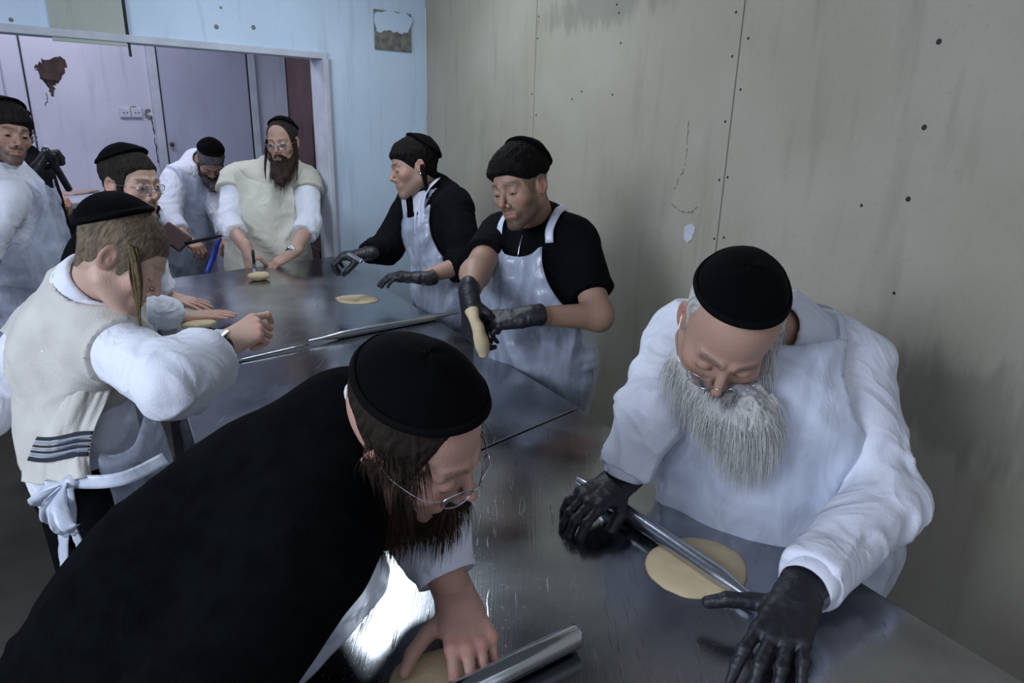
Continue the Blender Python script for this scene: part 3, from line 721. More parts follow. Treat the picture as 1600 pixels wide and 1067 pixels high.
        if shoes:
            for a in 'LR':
                b = J['A' + a]; f = s.fz
                def sf(P):
                    d = smin(cap(P, A_([b[0], b[1], .045]) - f * .04, A_([b[0], b[1], .04]) + f * .15, .042, .036), cap(P, A_([b[0], b[1], .05]), A_([b[0], b[1], .10]), .045, .042), .02)
                    return np.maximum(d, .0 - P[:, 2])
                V, Q = polygonise(sf, b - .25, b + .25, .009); mobj('shoe', V, Q, MT['shoe'], s.r)
    def body(s, head, hands=(), bare=None, res=.010, skin=(.55, .33, .24)):
        """one skin surface: head, neck, trunk, arms and hands"""
        J = s.J; g = s.g
        def fn(P):
            d = s.torso(P, -.012)
            for a in 'LR': d = smin(d, s.arm(P, a, -.004, 1.98, 0, False), .03)
            return d
        pts = A_([J[k] for k in ('pelvis', 'belly', 'chest', 'neck', 'SL', 'SR', 'EL', 'ER', 'WL', 'WR')])
        V, Q = polygonise(fn, pts.min(0) - .2, pts.max(0) + .2, res)
        if head is not None: s.hd = nrm(head.c - J['neck'])
        parts = [(V, Q, np.tile(A_(skin, float), (len(V), 1)))]
        if head is not None: parts.append(head.mesh)
        for h in hands:
            if h is not None: parts.append(h)
        V, Q, Cc = merge(parts); return mobj('body', V, Q, MT['skin'], s.r, Cc)
    def apron(s, m, w0=.11, w1=.21, top=-.02, zbot=.35, off=.026, res=.009, amp=.006, back=-.03, parent=None, name='apron', seed=3, strap=True, th=.0012, bulge=None, inf=.014, sc_=1.0, wrap=0.0, front=None):
        """thin sheet hanging over the front of the clothed trunk, from the chest to below the waist"""
        J = s.J; f0 = s.fw; zt = J['neck'] + s.up * top; fz = s.fz if front is None else front
        pel = J['pelvis']; kn = A_([pel[0], pel[1], zbot - .1]) + fz * .03
        def base(P):
            d = s.torso(P, inf, .09); d = smin(d, cap(P, pel, kn, s.g['hip'] + inf, s.g['hip'] + .03, s.g['depth'], fz), .10)
            if bulge: d = bulge(P, d)
            return d - off
        def reg(P):
            q = P - J['chest']; x = P @ s.lat - J['chest'] @ s.lat; xl = (P - pel) @ s.hl
            v = (P - zt) @ s.up; L = np.linalg.norm(J['neck'] - J['belly']); t = np.clip(-v / (L * .75), 0, 1)
            w = w0 + (w1 - w0) * t * t; wl = w1 + .04 + wrap
            low = ss(-(P - J['belly']) @ s.up, -.06, .06)
            xx = np.abs(x) * (1 - low) + np.abs(xl) * low
            fr = (P - (J['chest'] * (1 - low)[:, None] + pel * low[:, None])); fr = (fr @ s.fw) * (1 - low) + (fr @ fz) * low
            scoop = -.9 * sc_ * np.sqrt(np.maximum(0, 1 - (x / (w0 * .8)) ** 2)) * .05
            e = np.maximum(np.maximum(xx - (w * (1 - low) + wl * low), v - scoop), np.maximum(zbot - P[:, 2], back - fr - wrap * .6 * low))
            return e
        pts = A_([J[k] for k in ('pelvis', 'belly', 'chest', 'neck', 'SL', 'SR')]); lo = pts.min(0) - .25; hi = pts.max(0) + .25; lo[2] = zbot - .02
        V, Q = polygonise(base, lo, hi, res)
        V = relax(V, Q, 2)
        e = reg(V); Q = Q[(e[Q] < res * .9).all(1)]
        # snap the border to the cut
        g = np.zeros_like(V); hh = 1e-3
        for a in range(3):
            dv = np.zeros(3); dv[a] = hh; g[:, a] = (reg(V + dv) - reg(V - dv)) / (2 * hh)
        mask = e > -res * .45; gl_ = (g * g).sum(1) + 1e-6; V = np.where(mask[:, None], V - g * (np.clip(e, -res, res * 1.5) / gl_)[:, None] * .9, V)
        used = np.unique(Q); mp = -np.ones(len(V), int); mp[used] = np.arange(len(used)); V = V[used]; Q = mp[Q]; N = vnormals(V, Q)
        q = V - J['chest']; loc = np.stack([q @ s.lat, q @ s.up, q @ s.fw], 1); loc[:, 2] = loc[:, 2]
        wv = loc + .04 * np.stack([vn(loc * 7, seed), vn(loc * 7, seed + 1), vn(loc * 7, seed + 2)], 1)
        D = amp * (1.1 * (1 - 2 * np.abs(vn(np.stack([wv[:, 0] / .06 + wv[:, 1] / .3, V[:, 2] / .25, wv[:, 2] / .12], 1), seed + 4))) + .8 * vn(wv / .08, seed + 5) + .5 * (1 - 2 * np.abs(vn(wv / A_([.11, .04, .11]), seed + 6))))
        _e = 0
        V = V + N * D[:, None]; k = len(V)
        ed = np.sort(np.stack([np.concatenate([Q[:, i] for i in range(4)]), np.concatenate([Q[:, (i + 1) % 4] for i in range(4)])], 1), 1)
        raw = np.stack([np.concatenate([Q[:, i] for i in range(4)]), np.concatenate([Q[:, (i + 1) % 4] for i in range(4)])], 1)
        _, inv, ct = np.unique(ed, axis=0, return_inverse=True, return_counts=True); b = raw[ct[inv.ravel()] == 1]
        for _ in range(8):
            S = np.zeros_like(V); c = np.zeros(len(V)); np.add.at(S, b[:, 0], V[b[:, 1]]); np.add.at(S, b[:, 1], V[b[:, 0]]); np.add.at(c, b[:, 0], 1); np.add.at(c, b[:, 1], 1)
            m_ = c > 0; V[m_] = V[m_] * .5 + .5 * S[m_] / c[m_][:, None]
        Q2 = np.stack([b[:, 1], b[:, 0], b[:, 0] + k, b[:, 1] + k], 1)
        ap = mobj(name, np.vstack([V, V - N * th]), np.vstack([Q, Q[:, ::-1] + k, Q2]), m, parent or s.r)
        s.ap = (V, N); return ap
    def strap(s, pts, w, m, nref=None, snap=.017, parent=None, name='neck_strap', th=.0012, n=30):
        pts = crom(A_(pts, float), n); fn = getattr(s, 'fn_last', None)
        if fn is not None and snap:
            for _ in range(4):
                d = fn(pts); g = np.stack([(fn(pts + e) - fn(pts - e)) / .004 for e in np.eye(3) * .002], 1); g /= np.linalg.norm(g, axis=1)[:, None] + 1e-9
                pts = pts - g * np.clip(d - snap, -.05, .03)[:, None]
            for _ in range(2): pts[1:-1] = (pts[:-2] + 2 * pts[1:-1] + pts[2:]) / 4
            if nref is None: nref = g
        tg = np.gradient(pts, axis=0); nr = A_(nref if nref is not None else s.up)
        sd = np.cross(tg, nr); sd /= np.linalg.norm(sd, axis=1)[:, None] + 1e-9
        c = np.stack([pts - sd * w / 2, pts, pts + sd * w / 2], 1); V, Q = sheet(c[::3], n, 5, th); return mobj(name, V, Q, m, parent or s.r)
    def collar(s, head, m, r=.064, h=.036, lean=None, openf=.0, name='collar', parent=None, off=0.0, fold=True, ctr=None, ax=None, gap=.35):
        """a turned-down shirt collar round the neck, open at the throat"""
        c = s.J['neck'] + s.up * off if ctr is None else ctr
        ax = nrm(head.c - s.J['neck']) if ax is None else nrm(ax); f = nrm(s.fw - ax * (s.fw @ ax)); l = np.cross(ax, f)
        n = 44; a = np.linspace(gap, 2 * PI - gap, n)
        rings = [(r + .004, -.012), (r - .002, .01), (r - .004, h), (r + .001, h + .004), (r + .008, h - .004), (r + .014, h * .25), (r + .018, -.004)]
        if not fold: rings = rings[:4]
        V = []
        for (rr, hh) in rings:
            dip = -.018 * np.cos(a) * (1 if hh > 0 else .7)
            V.append(c + (np.cos(a) * rr * 1.02)[:, None] * f + (np.sin(a) * rr)[:, None] * l + (hh + dip)[:, None] * ax)
        V = np.vstack(V); m_ = len(rings); i = np.arange(m_ - 1)[:, None] * n; j = np.arange(n - 1)[None]
        Q = np.stack([i + j, i + j + 1, i + n + j + 1, i + n + j], -1).reshape(-1, 4)
        N = vnormals(V, Q); k = len(V); return mobj(name, np.vstack([V, V - N * .0015]), np.vstack([Q, Q[:, ::-1] + k]), m, parent or s.r)
    def cuff(s, sd, m, at=1.93, r=.042, h=.045, name='cuff', parent=None, fl=1.0):
        J = s.J; ax = nrm(J['W' + sd] - J['E' + sd]); e = J['E' + sd] + (J['W' + sd] - J['E' + sd]) * (at - 1)
        V, Q = lathe([(r * .93, -h), (r * 1.0, -h), (r * 1.02, -h * .5), (r, 0), (r - .003, .0005), (r - .004, -h * .8)], e, ax, 40)
        V = V + vnormals(V, Q) * (.0022 * vn(V * 38, 4))[:, None]; return mobj(name, V, Q, m, parent or s.r)
# ------------------------------------------------------------------ room
O0 = T(1590, 1060); _p = T(905, 637); tt = nrm(_p - O0); nn = A_([-tt[1], tt[0], 0.0]); nn = nn if nn[0] > 0 else -nn
EE = nrm(A_([-.72, -.70, 0])); BN = A_([EE[1], -EE[0], 0.0]); BN = BN if BN[1] > 0 else -BN       # rear wall run and its outward normal
Zv = A_([0, 0, 1.0])
def onplane(px, py, P0, n):
    r = M @ A_([px - 800, py - 533.5, FOC]); return CAM + r * (((A_(P0) - CAM) @ n) / (r @ n))
RW0 = O0 + nn * .68; RW0[2] = 0
def rw(px, py): return onplane(px, py, RW0, nn)
CORN = rw(666, 150); CORN[2] = 0
def bw(px, py): return onplane(px, py, CORN, BN)
HC = 2.72
def wallmat(name, c1, c2, rough, extra=None, dirt=.5):
    m = bpy.data.materials.new(name); m.use_nodes = True; nt = m.node_tree; b = nt.nodes['Principled BSDF']; L = nt.links.new
    tc = nt.nodes.new('ShaderNodeTexCoord')
    def noise(sc_, det=5, st=(1, 1, 1), dis=0):
        mp = nt.nodes.new('ShaderNodeMapping'); mp.inputs['Scale'].default_value = st; L(tc.outputs['Object'], mp.inputs[0])
        n = nt.nodes.new('ShaderNodeTexNoise'); n.inputs['Scale'].default_value = sc_; n.inputs['Detail'].default_value = det; n.inputs['Distortion'].default_value = dis; L(mp.outputs[0], n.inputs['Vector']); return n.outputs[0]
    def rng(s, a, b_, c=0, d=1):
        r = nt.nodes.new('ShaderNodeMapRange'); r.inputs[1].default_value = a; r.inputs[2].default_value = b_; r.inputs[3].default_value = c; r.inputs[4].default_value = d; L(s, r.inputs[0]); return r.outputs[0]
    def mix(f, a, b_):
        x = nt.nodes.new('ShaderNodeMix'); x.data_type = 'RGBA'; L(f, x.inputs[0])
        for i, v in ((6, a), (7, b_)):
            if isinstance(v, tuple): x.inputs[i].default_value = (*v, 1)
            else: L(v, x.inputs[i])
        return x.outputs[2]
    c = mix(rng(noise(2.2, 6), .35, .65), c1, c2)
    c = mix(rng(noise(5, 6, (3, 3, .35)), .56, .75, 0, dirt), c, tuple(v * .55 for v in c1))
    c = mix(rng(noise(90, 3), .60, .72, 0, dirt * .6), c, tuple(v * .6 for v in c1))
    if extra:
        for (loc, sx, sz, col, st) in extra:       # stains with a place of their own
            mp = nt.nodes.new('ShaderNodeVectorMath'); mp.operation = 'SUBTRACT'; mp.inputs[1].default_value = tuple(loc); L(tc.outputs['Object'], mp.inputs[0])
            sc2 = nt.nodes.new('ShaderNodeVectorMath'); sc2.operation = 'MULTIPLY'; sc2.inputs[1].default_value = (1 / sx, 1 / sx, 1 / sz); L(mp.outputs[0], sc2.inputs[0])
            ln = nt.nodes.new('ShaderNodeVectorMath'); ln.operation = 'LENGTH'; L(sc2.outputs[0], ln.inputs[0])
            ad = nt.nodes.new('ShaderNodeMath'); ad.operation = 'MULTIPLY_ADD'; L(noise(26, 4, (1, 1, .25)), ad.inputs[0]); ad.inputs[1].default_value = -1.8; L(ln.outputs['Value'], ad.inputs[2])
            c = mix(rng(ad.outputs[0], -.35, .1, st, 0), c, col)
    L(c, b.inputs['Base Color']); b.inputs['Roughness'].default_value = rough; b.inputs['Specular IOR Level'].default_value = .25
    bp = nt.nodes.new('ShaderNodeBump'); bp.inputs['Strength'].default_value = .25; bp.inputs['Distance'].default_value = .003; L(noise(45, 6), bp.inputs['Height']); L(bp.outputs[0], b.inputs['Normal'])
    return m
st1 = rw(1490, 640); st2 = rw(930, 10); st3 = rw(1590, 640)
MT['grey_board'] = wallmat('grey_green_board', (.32, .30, .235), (.365, .345, .285), .8, [(st1, .30, .16, (.12, .115, .11), .42), (st2, .42, .09, (.12, .12, .11), .4)], .35)
MT['blue_wall'] = wallmat('pale_blue_paint', (.51, .63, .77), (.57, .69, .82), .7, None, .35)
MT['lilac_wall'] = wallmat('dirty_lilac_plaster', (.50, .50, .60), (.57, .565, .66), .75, None, .4)
MT['green_sheet'] = wallmat('weathered_sheet', (.36, .40, .36), (.44, .46, .40), .7, None, .7)
MT['door_paint'] = wallmat('grey_violet_paint', (.36, .37, .48), (.42, .43, .54), .6, None, .3)
MT['brick_red'] = mat('dark_red_paint', (.070, .030, .027), .55, var=.4, vscale=5)
MT['grime'] = mat('black_grime', (.02, .022, .026), .8, var=.5, vscale=12)
MT['floor'] = mat('dirty_floor', (.030, .027, .020), .6, var=.5, vscale=4, col2=(.055, .05, .04), bump=.5, bscale=20)
MT['ceil'] = mat('ceiling_paint', (.30, .31, .32), .9, var=.2)
MT['trim_white'] = mat('white_trim', (.50, .53, .60), .6, var=.14, vscale=9)
MT['crumb'] = mat('bare_plaster', (.20, .19, .17), .9, var=.4, vscale=30)
MT['brown_hole'] = mat('exposed_brown_wall', (.055, .032, .028), .9, var=.5, vscale=20)

def struct(o): o['kind'] = 'structure'; return o
struct(pobj('floor', slab([(-6, -2.2), (3.2, -2.2), (3.2, 8), (-6, 8)], -.05, 0), MT['floor']))
struct(pobj('ceiling', slab([(-6, .15), (3.2, .15), (3.2, 8), (-6, 8)], HC, HC + .08), MT['ceil']))
# right wall: a backing and large screwed boards
sA = rw(1163, 10); sB = rw(836, 100); s_ = lambda p: (p - CORN) @ -tt
e0, e1, e2 = 0, s_(sB), s_(sA); bw_ = e2 - e1
edges = [0, e1, e2, e2 + bw_, e2 + 2 * bw_, e2 + 3 * bw_]
back = struct(pobj('wall_right', slab([CORN + nn * .014, CORN - tt * edges[-1] + nn * .014, CORN - tt * edges[-1] + nn * .12, CORN + nn * .12], 0, HC), MT['grime']))
for i in range(5):
    a, b = edges[i] + .002, edges[i + 1] - .002
    pobj('wall_board', box(CORN - tt * (a + b) / 2 + nn * .007 + Zv * HC / 2, -tt, nn, Zv, (b - a) / 2, .007, HC / 2 - .002), MT['grey_board'], back, .002)
nails = []
for (x, y) in [(1169, 60), (1467, 65), (1444, 199), (1419, 311), (1144, 88), (1157, 140), (1133, 190), (1150, 19), (1137, 277), (1124, 281), (1131, 371), (1116, 373), (842, 26), (840, 60), (831, 147), (838, 180), (964, 7), (967, 20), (970, 67), (894, 155), (957, 148), (909, 143), (1346, 321), (941, 398), (1397, 458)]:
    p = rw(x, y) - nn * .0; r = .007 if (x > 1400) else .0045; V, Q = lathe([(.0001, .0015), (r * .7, .0015), (r, 0), (r, -.001)], p, -nn, 10); nails.append((V, Q))
P_, Q_ = merge(nails)[:2]; so = mobj('screw_heads', P_, Q_, MT['grime'], back); so['kind'] = 'stuff'
def crack(pts, plane, w, n, m, name='crack', parent=None):
    pp = A_([plane(x, y) for x, y in pts]); rs = np.random.RandomState(len(pts)); pp = crom(pp, len(pts) * 6); pp += rs.normal(0, .003, pp.shape) * .6
    return tobj(name, [tube(pp - n * .0008, w * (.4 + rs.rand(len(pp))), 5)], m, parent)
crack([(1076, 190), (1074, 225), (1070, 260), (1058, 285), (1052, 302)], rw, .0011, nn, MT['crumb'], parent=back)
crack([(1050, 318), (1062, 328), (1078, 332), (1090, 322)], rw, .0016, nn, MT['crumb'], parent=back)
def patch(pts, plane, n, m, name, parent, th=.0015, jag=.004, seed=1, proud=.001):
    pts = A_([plane(x, y) for x, y in pts]); P = crom(pts, len(pts) * 5, True); rs = np.random.RandomState(seed); P = P + rs.normal(0, jag, P.shape); P = P - n * ((P - pts[0]) @ n)[:, None]
    k = len(P); V = np.vstack([P - n * proud, P - n * (proud + th)]); F = [list(range(k)), list(range(2 * k - 1, k - 1, -1))] + [[i, (i + 1) % k, k + (i + 1) % k, k + i] for i in range(k)]
    return pobj(name, (V, F), m, parent)
chip = patch([(1072, 352), (1084, 350), (1086, 362), (1078, 378), (1070, 374)], rw, nn, MT['trim_white'], 'paint_chip', back, jag=.003)
# rear wall with the wide opening
JX = bw(509, 92); HZd = JX[2]; sj = (JX - CORN) @ EE
WL = 5.2
bwall = struct(pobj('wall_back', boxes([box(CORN + EE * sj / 2 + BN * .06 + Zv * HC / 2, EE, BN, Zv, sj / 2, .06, HC / 2),
      box(CORN + EE * (sj + (WL - sj) / 2) + BN * .06 + Zv * (HZd + HC) / 2, EE, BN, Zv, (WL - sj) / 2, .06, (HC - HZd) / 2)]), MT['blue_wall']))
trim = []
pobj('edge_strip', box(CORN + EE * (sj + .012) + BN * .05 + Zv * HZd / 2, EE, BN, Zv, .014, .075, HZd / 2), MT['trim_white'], bwall, .003)
pobj('grime_line', box(CORN + EE * (sj - .020) - BN * .002 + Zv * (HZd / 2), EE, BN, Zv, .010, .004, HZd / 2), MT['door_paint'], bwall, .002)
pobj('lintel_strip', box(CORN + EE * (sj + (WL - sj) / 2) - BN * .006 + Zv * (HZd + .014), EE, BN, Zv, (WL - sj) / 2, .010, .016), MT['trim_white'], bwall, .003)
x1, x0 = (bw(194, 40) - CORN) @ EE, (bw(78, 40) - CORN) @ EE
zt_ = bw(135, 68)[2]
pobj('cover_sheet', box(CORN + EE * (x0 + x1) / 2 - BN * .004 + Zv * (zt_ + .45), EE, BN, Zv, abs(x0 - x1) / 2, .005, .45), MT['green_sheet'], bwall, .002)
pobj('joint_strip', box(CORN + EE * (x1 - .008) - BN * .006 + Zv * (zt_ + .43), EE, BN, Zv, .004, .006, .47), MT['grime'], bwall)
for (a, b) in (((583, 14), (641, 82)),):
    p0, p1 = bw(*a), bw(*b); c = (p0 + p1) / 2; hx, hz = abs((p1 - p0) @ EE) / 2, abs(p1[2] - p0[2]) / 2
    pl = pobj('cover_plate', box(c - BN * .006, EE, BN, Zv, hx, .006, hz), MT['crumb'], bwall, .002)
    patch([(586, 18), (637, 24), (636, 50), (618, 52), (604, 48), (588, 50)], bw, BN, MT['blue_wall'], 'paint_smear', pl, proud=.013, jag=.004)
for (x, y, r) in ((338, 42, .011), (396, 43, .011), (17, 31, .008), (345, 12, .006)):
    V, Q = lathe([(.0001, .003), (r * .7, .003), (r, 0)], bw(x, y), -BN, 14); mobj('screw_hole', V, Q, MT['crumb'], bwall)
crack([(668, 0), (667, 60), (669, 110), (666, 190), (667, 250), (665, 330), (664, 380)], lambda x, y: bw(x, y) - BN * .002, .004, BN, MT['green_sheet'], 'corner_crack', bwall)
# rear room
RR0 = CORN + BN * 1.75
def rr(px, py): return onplane(px, py, RR0, BN)
rwall = struct(pobj('wall_rear', box(RR0 + EE * 2.5 + BN * .05 + Zv * HC / 2, EE, BN, Zv, 3.6, .05, HC / 2), MT['lilac_wall']))
def vstrip(x, y, w, name, m, par, z0=0, z1=HC, pr=.008):
    p = rr(x, y); s = (p - RR0) @ EE; return pobj(name, box(RR0 + EE * s - BN * pr / 2 + Zv * (z0 + z1) / 2, EE, BN, Zv, w / 2, pr / 2, (z1 - z0) / 2), m, par)
vstrip(42, 140, .008, 'board_joint', MT['grime'], rwall)
vstrip(8, 140, .006, 'board_joint', MT['door_paint'], rwall)
dl, dr = (rr(256, 200) - RR0) @ EE, (rr(386, 150) - RR0) @ EE; dz = rr(300, 80)[2] + .3
door = struct(pobj('door_1', box(RR0 + EE * (dl + dr) / 2 - BN * .016 + Zv * dz / 2, EE, BN, Zv, abs(dl - dr) / 2, .016, dz / 2), MT['door_paint'], None, .003))
for s in (dl, dr):
    q = RR0 + EE * (s + (.035 if s == dl else -.035)); pobj('door_frame', box(q - BN * .02 + Zv * dz / 2, EE, BN, Zv, .026, .022, dz / 2), MT['trim_white'], door, .003)
    pobj('door_gap', box(RR0 + EE * (s + (.004 if s == dl else -.004)) - BN * .034 + Zv * dz / 2, EE, BN, Zv, .004, .003, dz / 2), MT['grime'], door)
V, Q = lathe([(.0001, .03), (.014, .028), (.016, .018), (.008, .01), (.008, 0)], rr(265, 225) - BN * .03, -BN, 14); mobj('door_knob', V, Q, MT['brick_red'], door)
patch([(56, 100), (70, 92), (100, 90), (102, 110), (92, 128), (86, 135), (82, 150), (77, 142), (72, 128), (62, 120), (58, 110)], rr, BN, MT['brown_hole'], 'plaster_hole', rwall, jag=.008)
patch([(234, 84), (241, 85), (244, 130), (245, 165), (240, 162), (236, 120)], rr, BN, MT['brown_hole'], 'chipped_edge', rwall, jag=.004)
crack([(72, 145), (74, 155), (70, 166)], rr, .003, BN, MT['crumb'], parent=rwall)
crack([(236, 180), (240, 205), (246, 245), (250, 262)], rr, .004, BN, MT['grime'], parent=rwall)
for i, (x, y) in enumerate(((195, 176), (213, 176))):
    so = pobj('wall_socket', box(rr(x, y) - BN * .008, EE, BN, Zv, .034, .008, .032), MT['trim_white'] if i == 0 else MT['lilac_wall'], rwall, .006)
    for a in (-1, 1):
        V, Q = lathe([(.0001, .001), (.005, .001), (.005, 0)], rr(x, y) - BN * .017 + EE * a * .010, -BN, 8); mobj('socket_hole', V, Q, MT['crumb'], so)
patch([(228, 170), (236, 172), (230, 178), (238, 184), (232, 188), (226, 180)], rr, BN, MT['crumb'], 'plaster_chip', rwall, jag=.003)
patch([(204, 166), (212, 166), (212, 171), (204, 171)], rr, BN, MT['crumb'], 'plaster_chip', rwall, jag=.003)
# side wall of the rear room behind the jamb, and the dark red door leaf against it
lw0 = CORN + BN * .12 + EE * (sj - .10)
struct(pobj('wall_left', box(CORN + EE * WL + BN * .9 + Zv * HC / 2, BN, EE, Zv, 1.0, .05, HC / 2), MT['lilac_wall']))
dpa = onplane(455, 150, CORN + BN * .95, BN); dpb = onplane(499, 150, CORN + BN * .20, BN); dpa[2] = dpb[2] = 0; dd = nrm(dpa - dpb); dn = A_([-dd[1], dd[0], 0]); ln_ = np.linalg.norm(dpa - dpb)
d2 = struct(pobj('door_2', box((dpa + dpb) / 2 + Zv * 1.02, dd, dn, Zv, ln_ / 2, .02, 1.02), MT['brick_red'], None, .003))
pobj('door_edge', box(dpa + dd * .006 + Zv * 1.02, dd, dn, Zv, .012, .024, 1.02), MT['grime'], d2)
for z in (.5, 1.45): pobj('door_panel', box((dpa + dpb) / 2 + Zv * z, dd, dn, Zv, ln_ * .36, .026, .34), MT['brick_red'], d2, .006)

# ------------------------------------------------------------------ steel tables
def steelmat():
    m = bpy.data.materials.new('brushed_table_steel'); m.use_nodes = True; nt = m.node_tree; b = nt.nodes['Principled BSDF']; L = nt.links.new
    tc = nt.nodes.new('ShaderNodeTexCoord')
    def noise(sc_, det=5, st=(1, 1, 1), rot=0, dis=0):
        mp = nt.nodes.new('ShaderNodeMapping'); mp.inputs['Scale'].default_value = st; mp.inputs['Rotation'].default_value = (0, 0, rot); L(tc.outputs['Object'], mp.inputs[0])
        n = nt.nodes.new('ShaderNodeTexNoise'); n.inputs['Scale'].default_value = sc_; n.inputs['Detail'].default_value = det; n.inputs['Distortion'].default_value = dis; L(mp.outputs[0], n.inputs['Vector']); return n.outputs[0]
    def rng(s, a, b_, c=0, d=1):
        r = nt.nodes.new('ShaderNodeMapRange'); r.inputs[1].default_value = a; r.inputs[2].default_value = b_; r.inputs[3].default_value = c; r.inputs[4].default_value = d; L(s, r.inputs[0]); return r.outputs[0]
    def math_(op, a, b_):
        x = nt.nodes.new('ShaderNodeMath'); x.operation = op
        for i, v in ((0, a), (1, b_)):
            if isinstance(v, (int, float)): x.inputs[i].default_value = v
            else: L(v, x.inputs[i])
        return x.outputs[0]
    b.inputs['Metallic'].default_value = 1.0
    sm = noise(3.2, 6, dis=.8); mx = nt.nodes.new('ShaderNodeMix'); mx.data_type = 'RGBA'; L(rng(sm, .36, .66), mx.inputs[0])
    mx.inputs[6].default_value = (.25, .26, .285, 1); mx.inputs[7].default_value = (.40, .41, .43, 1); L(mx.outputs[2], b.inputs['Base Color'])
    r0 = rng(noise(2.4, 6, dis=.6), .35, .65, .13, .30); sp = rng(noise(160, 2), .62, .75, 0, .10)
    L(math_('ADD', r0, sp), b.inputs['Roughness'])
    s1 = noise(95, 2, (1, .09, 1), .75); s2 = noise(80, 2, (1, .08, 1), -.75); s3 = noise(300, 2, (1, .02, 1), .53)
    hgt = math_('ADD', math_('ADD', rng(s1, .66, .72, 0, 1), rng(s2, .68, .73, 0, 1)), math_('MULTIPLY', s3, .35)); hgt = math_('ADD', hgt, math_('MULTIPLY', noise(9, 4), 1.0))
    bp = nt.nodes.new('ShaderNodeBump'); bp.inputs['Strength'].default_value = .16; bp.inputs['Distance'].default_value = .002; L(hgt, bp.inputs['Height']); L(bp.outputs[0], b.inputs['Normal'])
    return m
MT['table_steel'] = steelmat()
MT['dark_steel'] = mat('dark_steel', (.10, .11, .125), .42, .8, var=.3, vscale=9)
def tline(s, q): return O0 + tt * s - nn * q            # s along the table, q across it from the wall side
TWID = .965; ske = .26
def worktable(label, s0, s1, k0, k1, group=None):
    a, b = tline(s0 - 0, 0), tline(s1, 0); c_, d_ = tline(s1 - k1, TWID), tline(s0 - k0, TWID)
    cen = (a + b + c_ + d_) / 4; r = root('worktable', (cen[0], cen[1], 0), label, 'table', group)
    top = pobj('tabletop', slab([a, b, c_, d_], TZ - .028, TZ), MT['table_steel'], r, .0035, 3)
    ins = [p + nrm(cen - p) * .05 for p in (a, b, c_, d_)]
    V, F = slab(ins, TZ - .15, TZ - .0285); pobj('apron_panel', (V, F), MT['dark_steel'], r, .003)
    for p in [q + nrm(cen - q) * .10 for q in (a, b, c_, d_)]:
        p = A_([p[0], p[1], 0]); pobj('leg', box(p + Zv * .37, tt, nn, Zv, .022, .022, .365), MT['dark_steel'], r, .003)
        V, Q = lathe([(.0001, 0), (.03, 0), (.03, .008), (.016, .02), (.0001, .02)], p, Zv, 16); mobj('foot', V, Q, MT['shoe'], r)
    V, F = slab([q + nrm(cen - q) * .13 for q in (a, b, c_, d_)], .18, .20); pobj('shelf', (V, F), MT['dark_steel'], r, .003)
    return r
sSeam = (T(905, 637) - O0) @ tt; sEnd = (T(540, 400) - O0) @ tt + .02
worktable('near stainless steel worktable in the foreground, scratched top, where the bearded elder rolls dough', -.62, sSeam - .004, .0, .27)
worktable('far stainless steel worktable beyond the seam, cloudy top running to the wall opening', sSeam + .004, sEnd, .27, .27)
# white counter strip in the rear room
cs = rr(60, 290); ZC = 1.10
def ctp(px, py, z=ZC): return T(px, py, z)
ca, cb = ctp(20, 326), ctp(200, 309)
ce = nrm(cb - ca); ce[2] = 0; cnr = A_([-ce[1], ce[0], 0]); cnr = cnr if cnr[1] > 0 else -cnr
mid = (ca + cb) / 2; cr = root('counter', (mid[0], mid[1], 0), 'narrow rear counter with dark metal frame under the pink dough sheet, beyond the opening', 'counter')
L2 = np.linalg.norm(cb - ca) * .62
pobj('counter_top', box(mid + cnr * .22 + ce * .0 - Zv * .018, ce, cnr, Zv, L2, .22, .018), MT['trim_white'], cr, .004)
pobj('front_rail', box(mid + cnr * .02 - Zv * .085, ce, cnr, Zv, L2, .012, .045), MT['dark_steel'], cr, .004)
pobj('lower_rail', box(mid + cnr * .04 - Zv * .45, ce, cnr, Zv, L2, .02, .02), MT['brick_red'], cr, .004)
pobj('lower_shelf', box(mid + cnr * .2 - Zv * .62, ce, cnr, Zv, L2, .18, .012), MT['dark_steel'], cr, .004)
for a in (-.95, -.2, .35, .95): pobj('leg', box(mid + ce * L2 * a + cnr * .06 - Zv * ZC / 2 - Zv * .01, ce, cnr, Zv, .025, .025, ZC / 2 - .012), MT['brick_red'] if a in (-.2, .35) else MT['grime'], cr, .003)
pobj('back_panel', box(mid + cnr * .40 - Zv * ZC * .55, ce, cnr, Zv, L2, .012, ZC * .42), MT['grime'], cr)
# ------------------------------------------------------------------ the people
def base(p): return (float(p[0]), float(p[1]), 0.0)
SK1, SK2, SK3 = (.42, .25, .185), (.46, .27, .185), (.56, .36, .285)
MT['sleeve'] = MT['white_cotton']

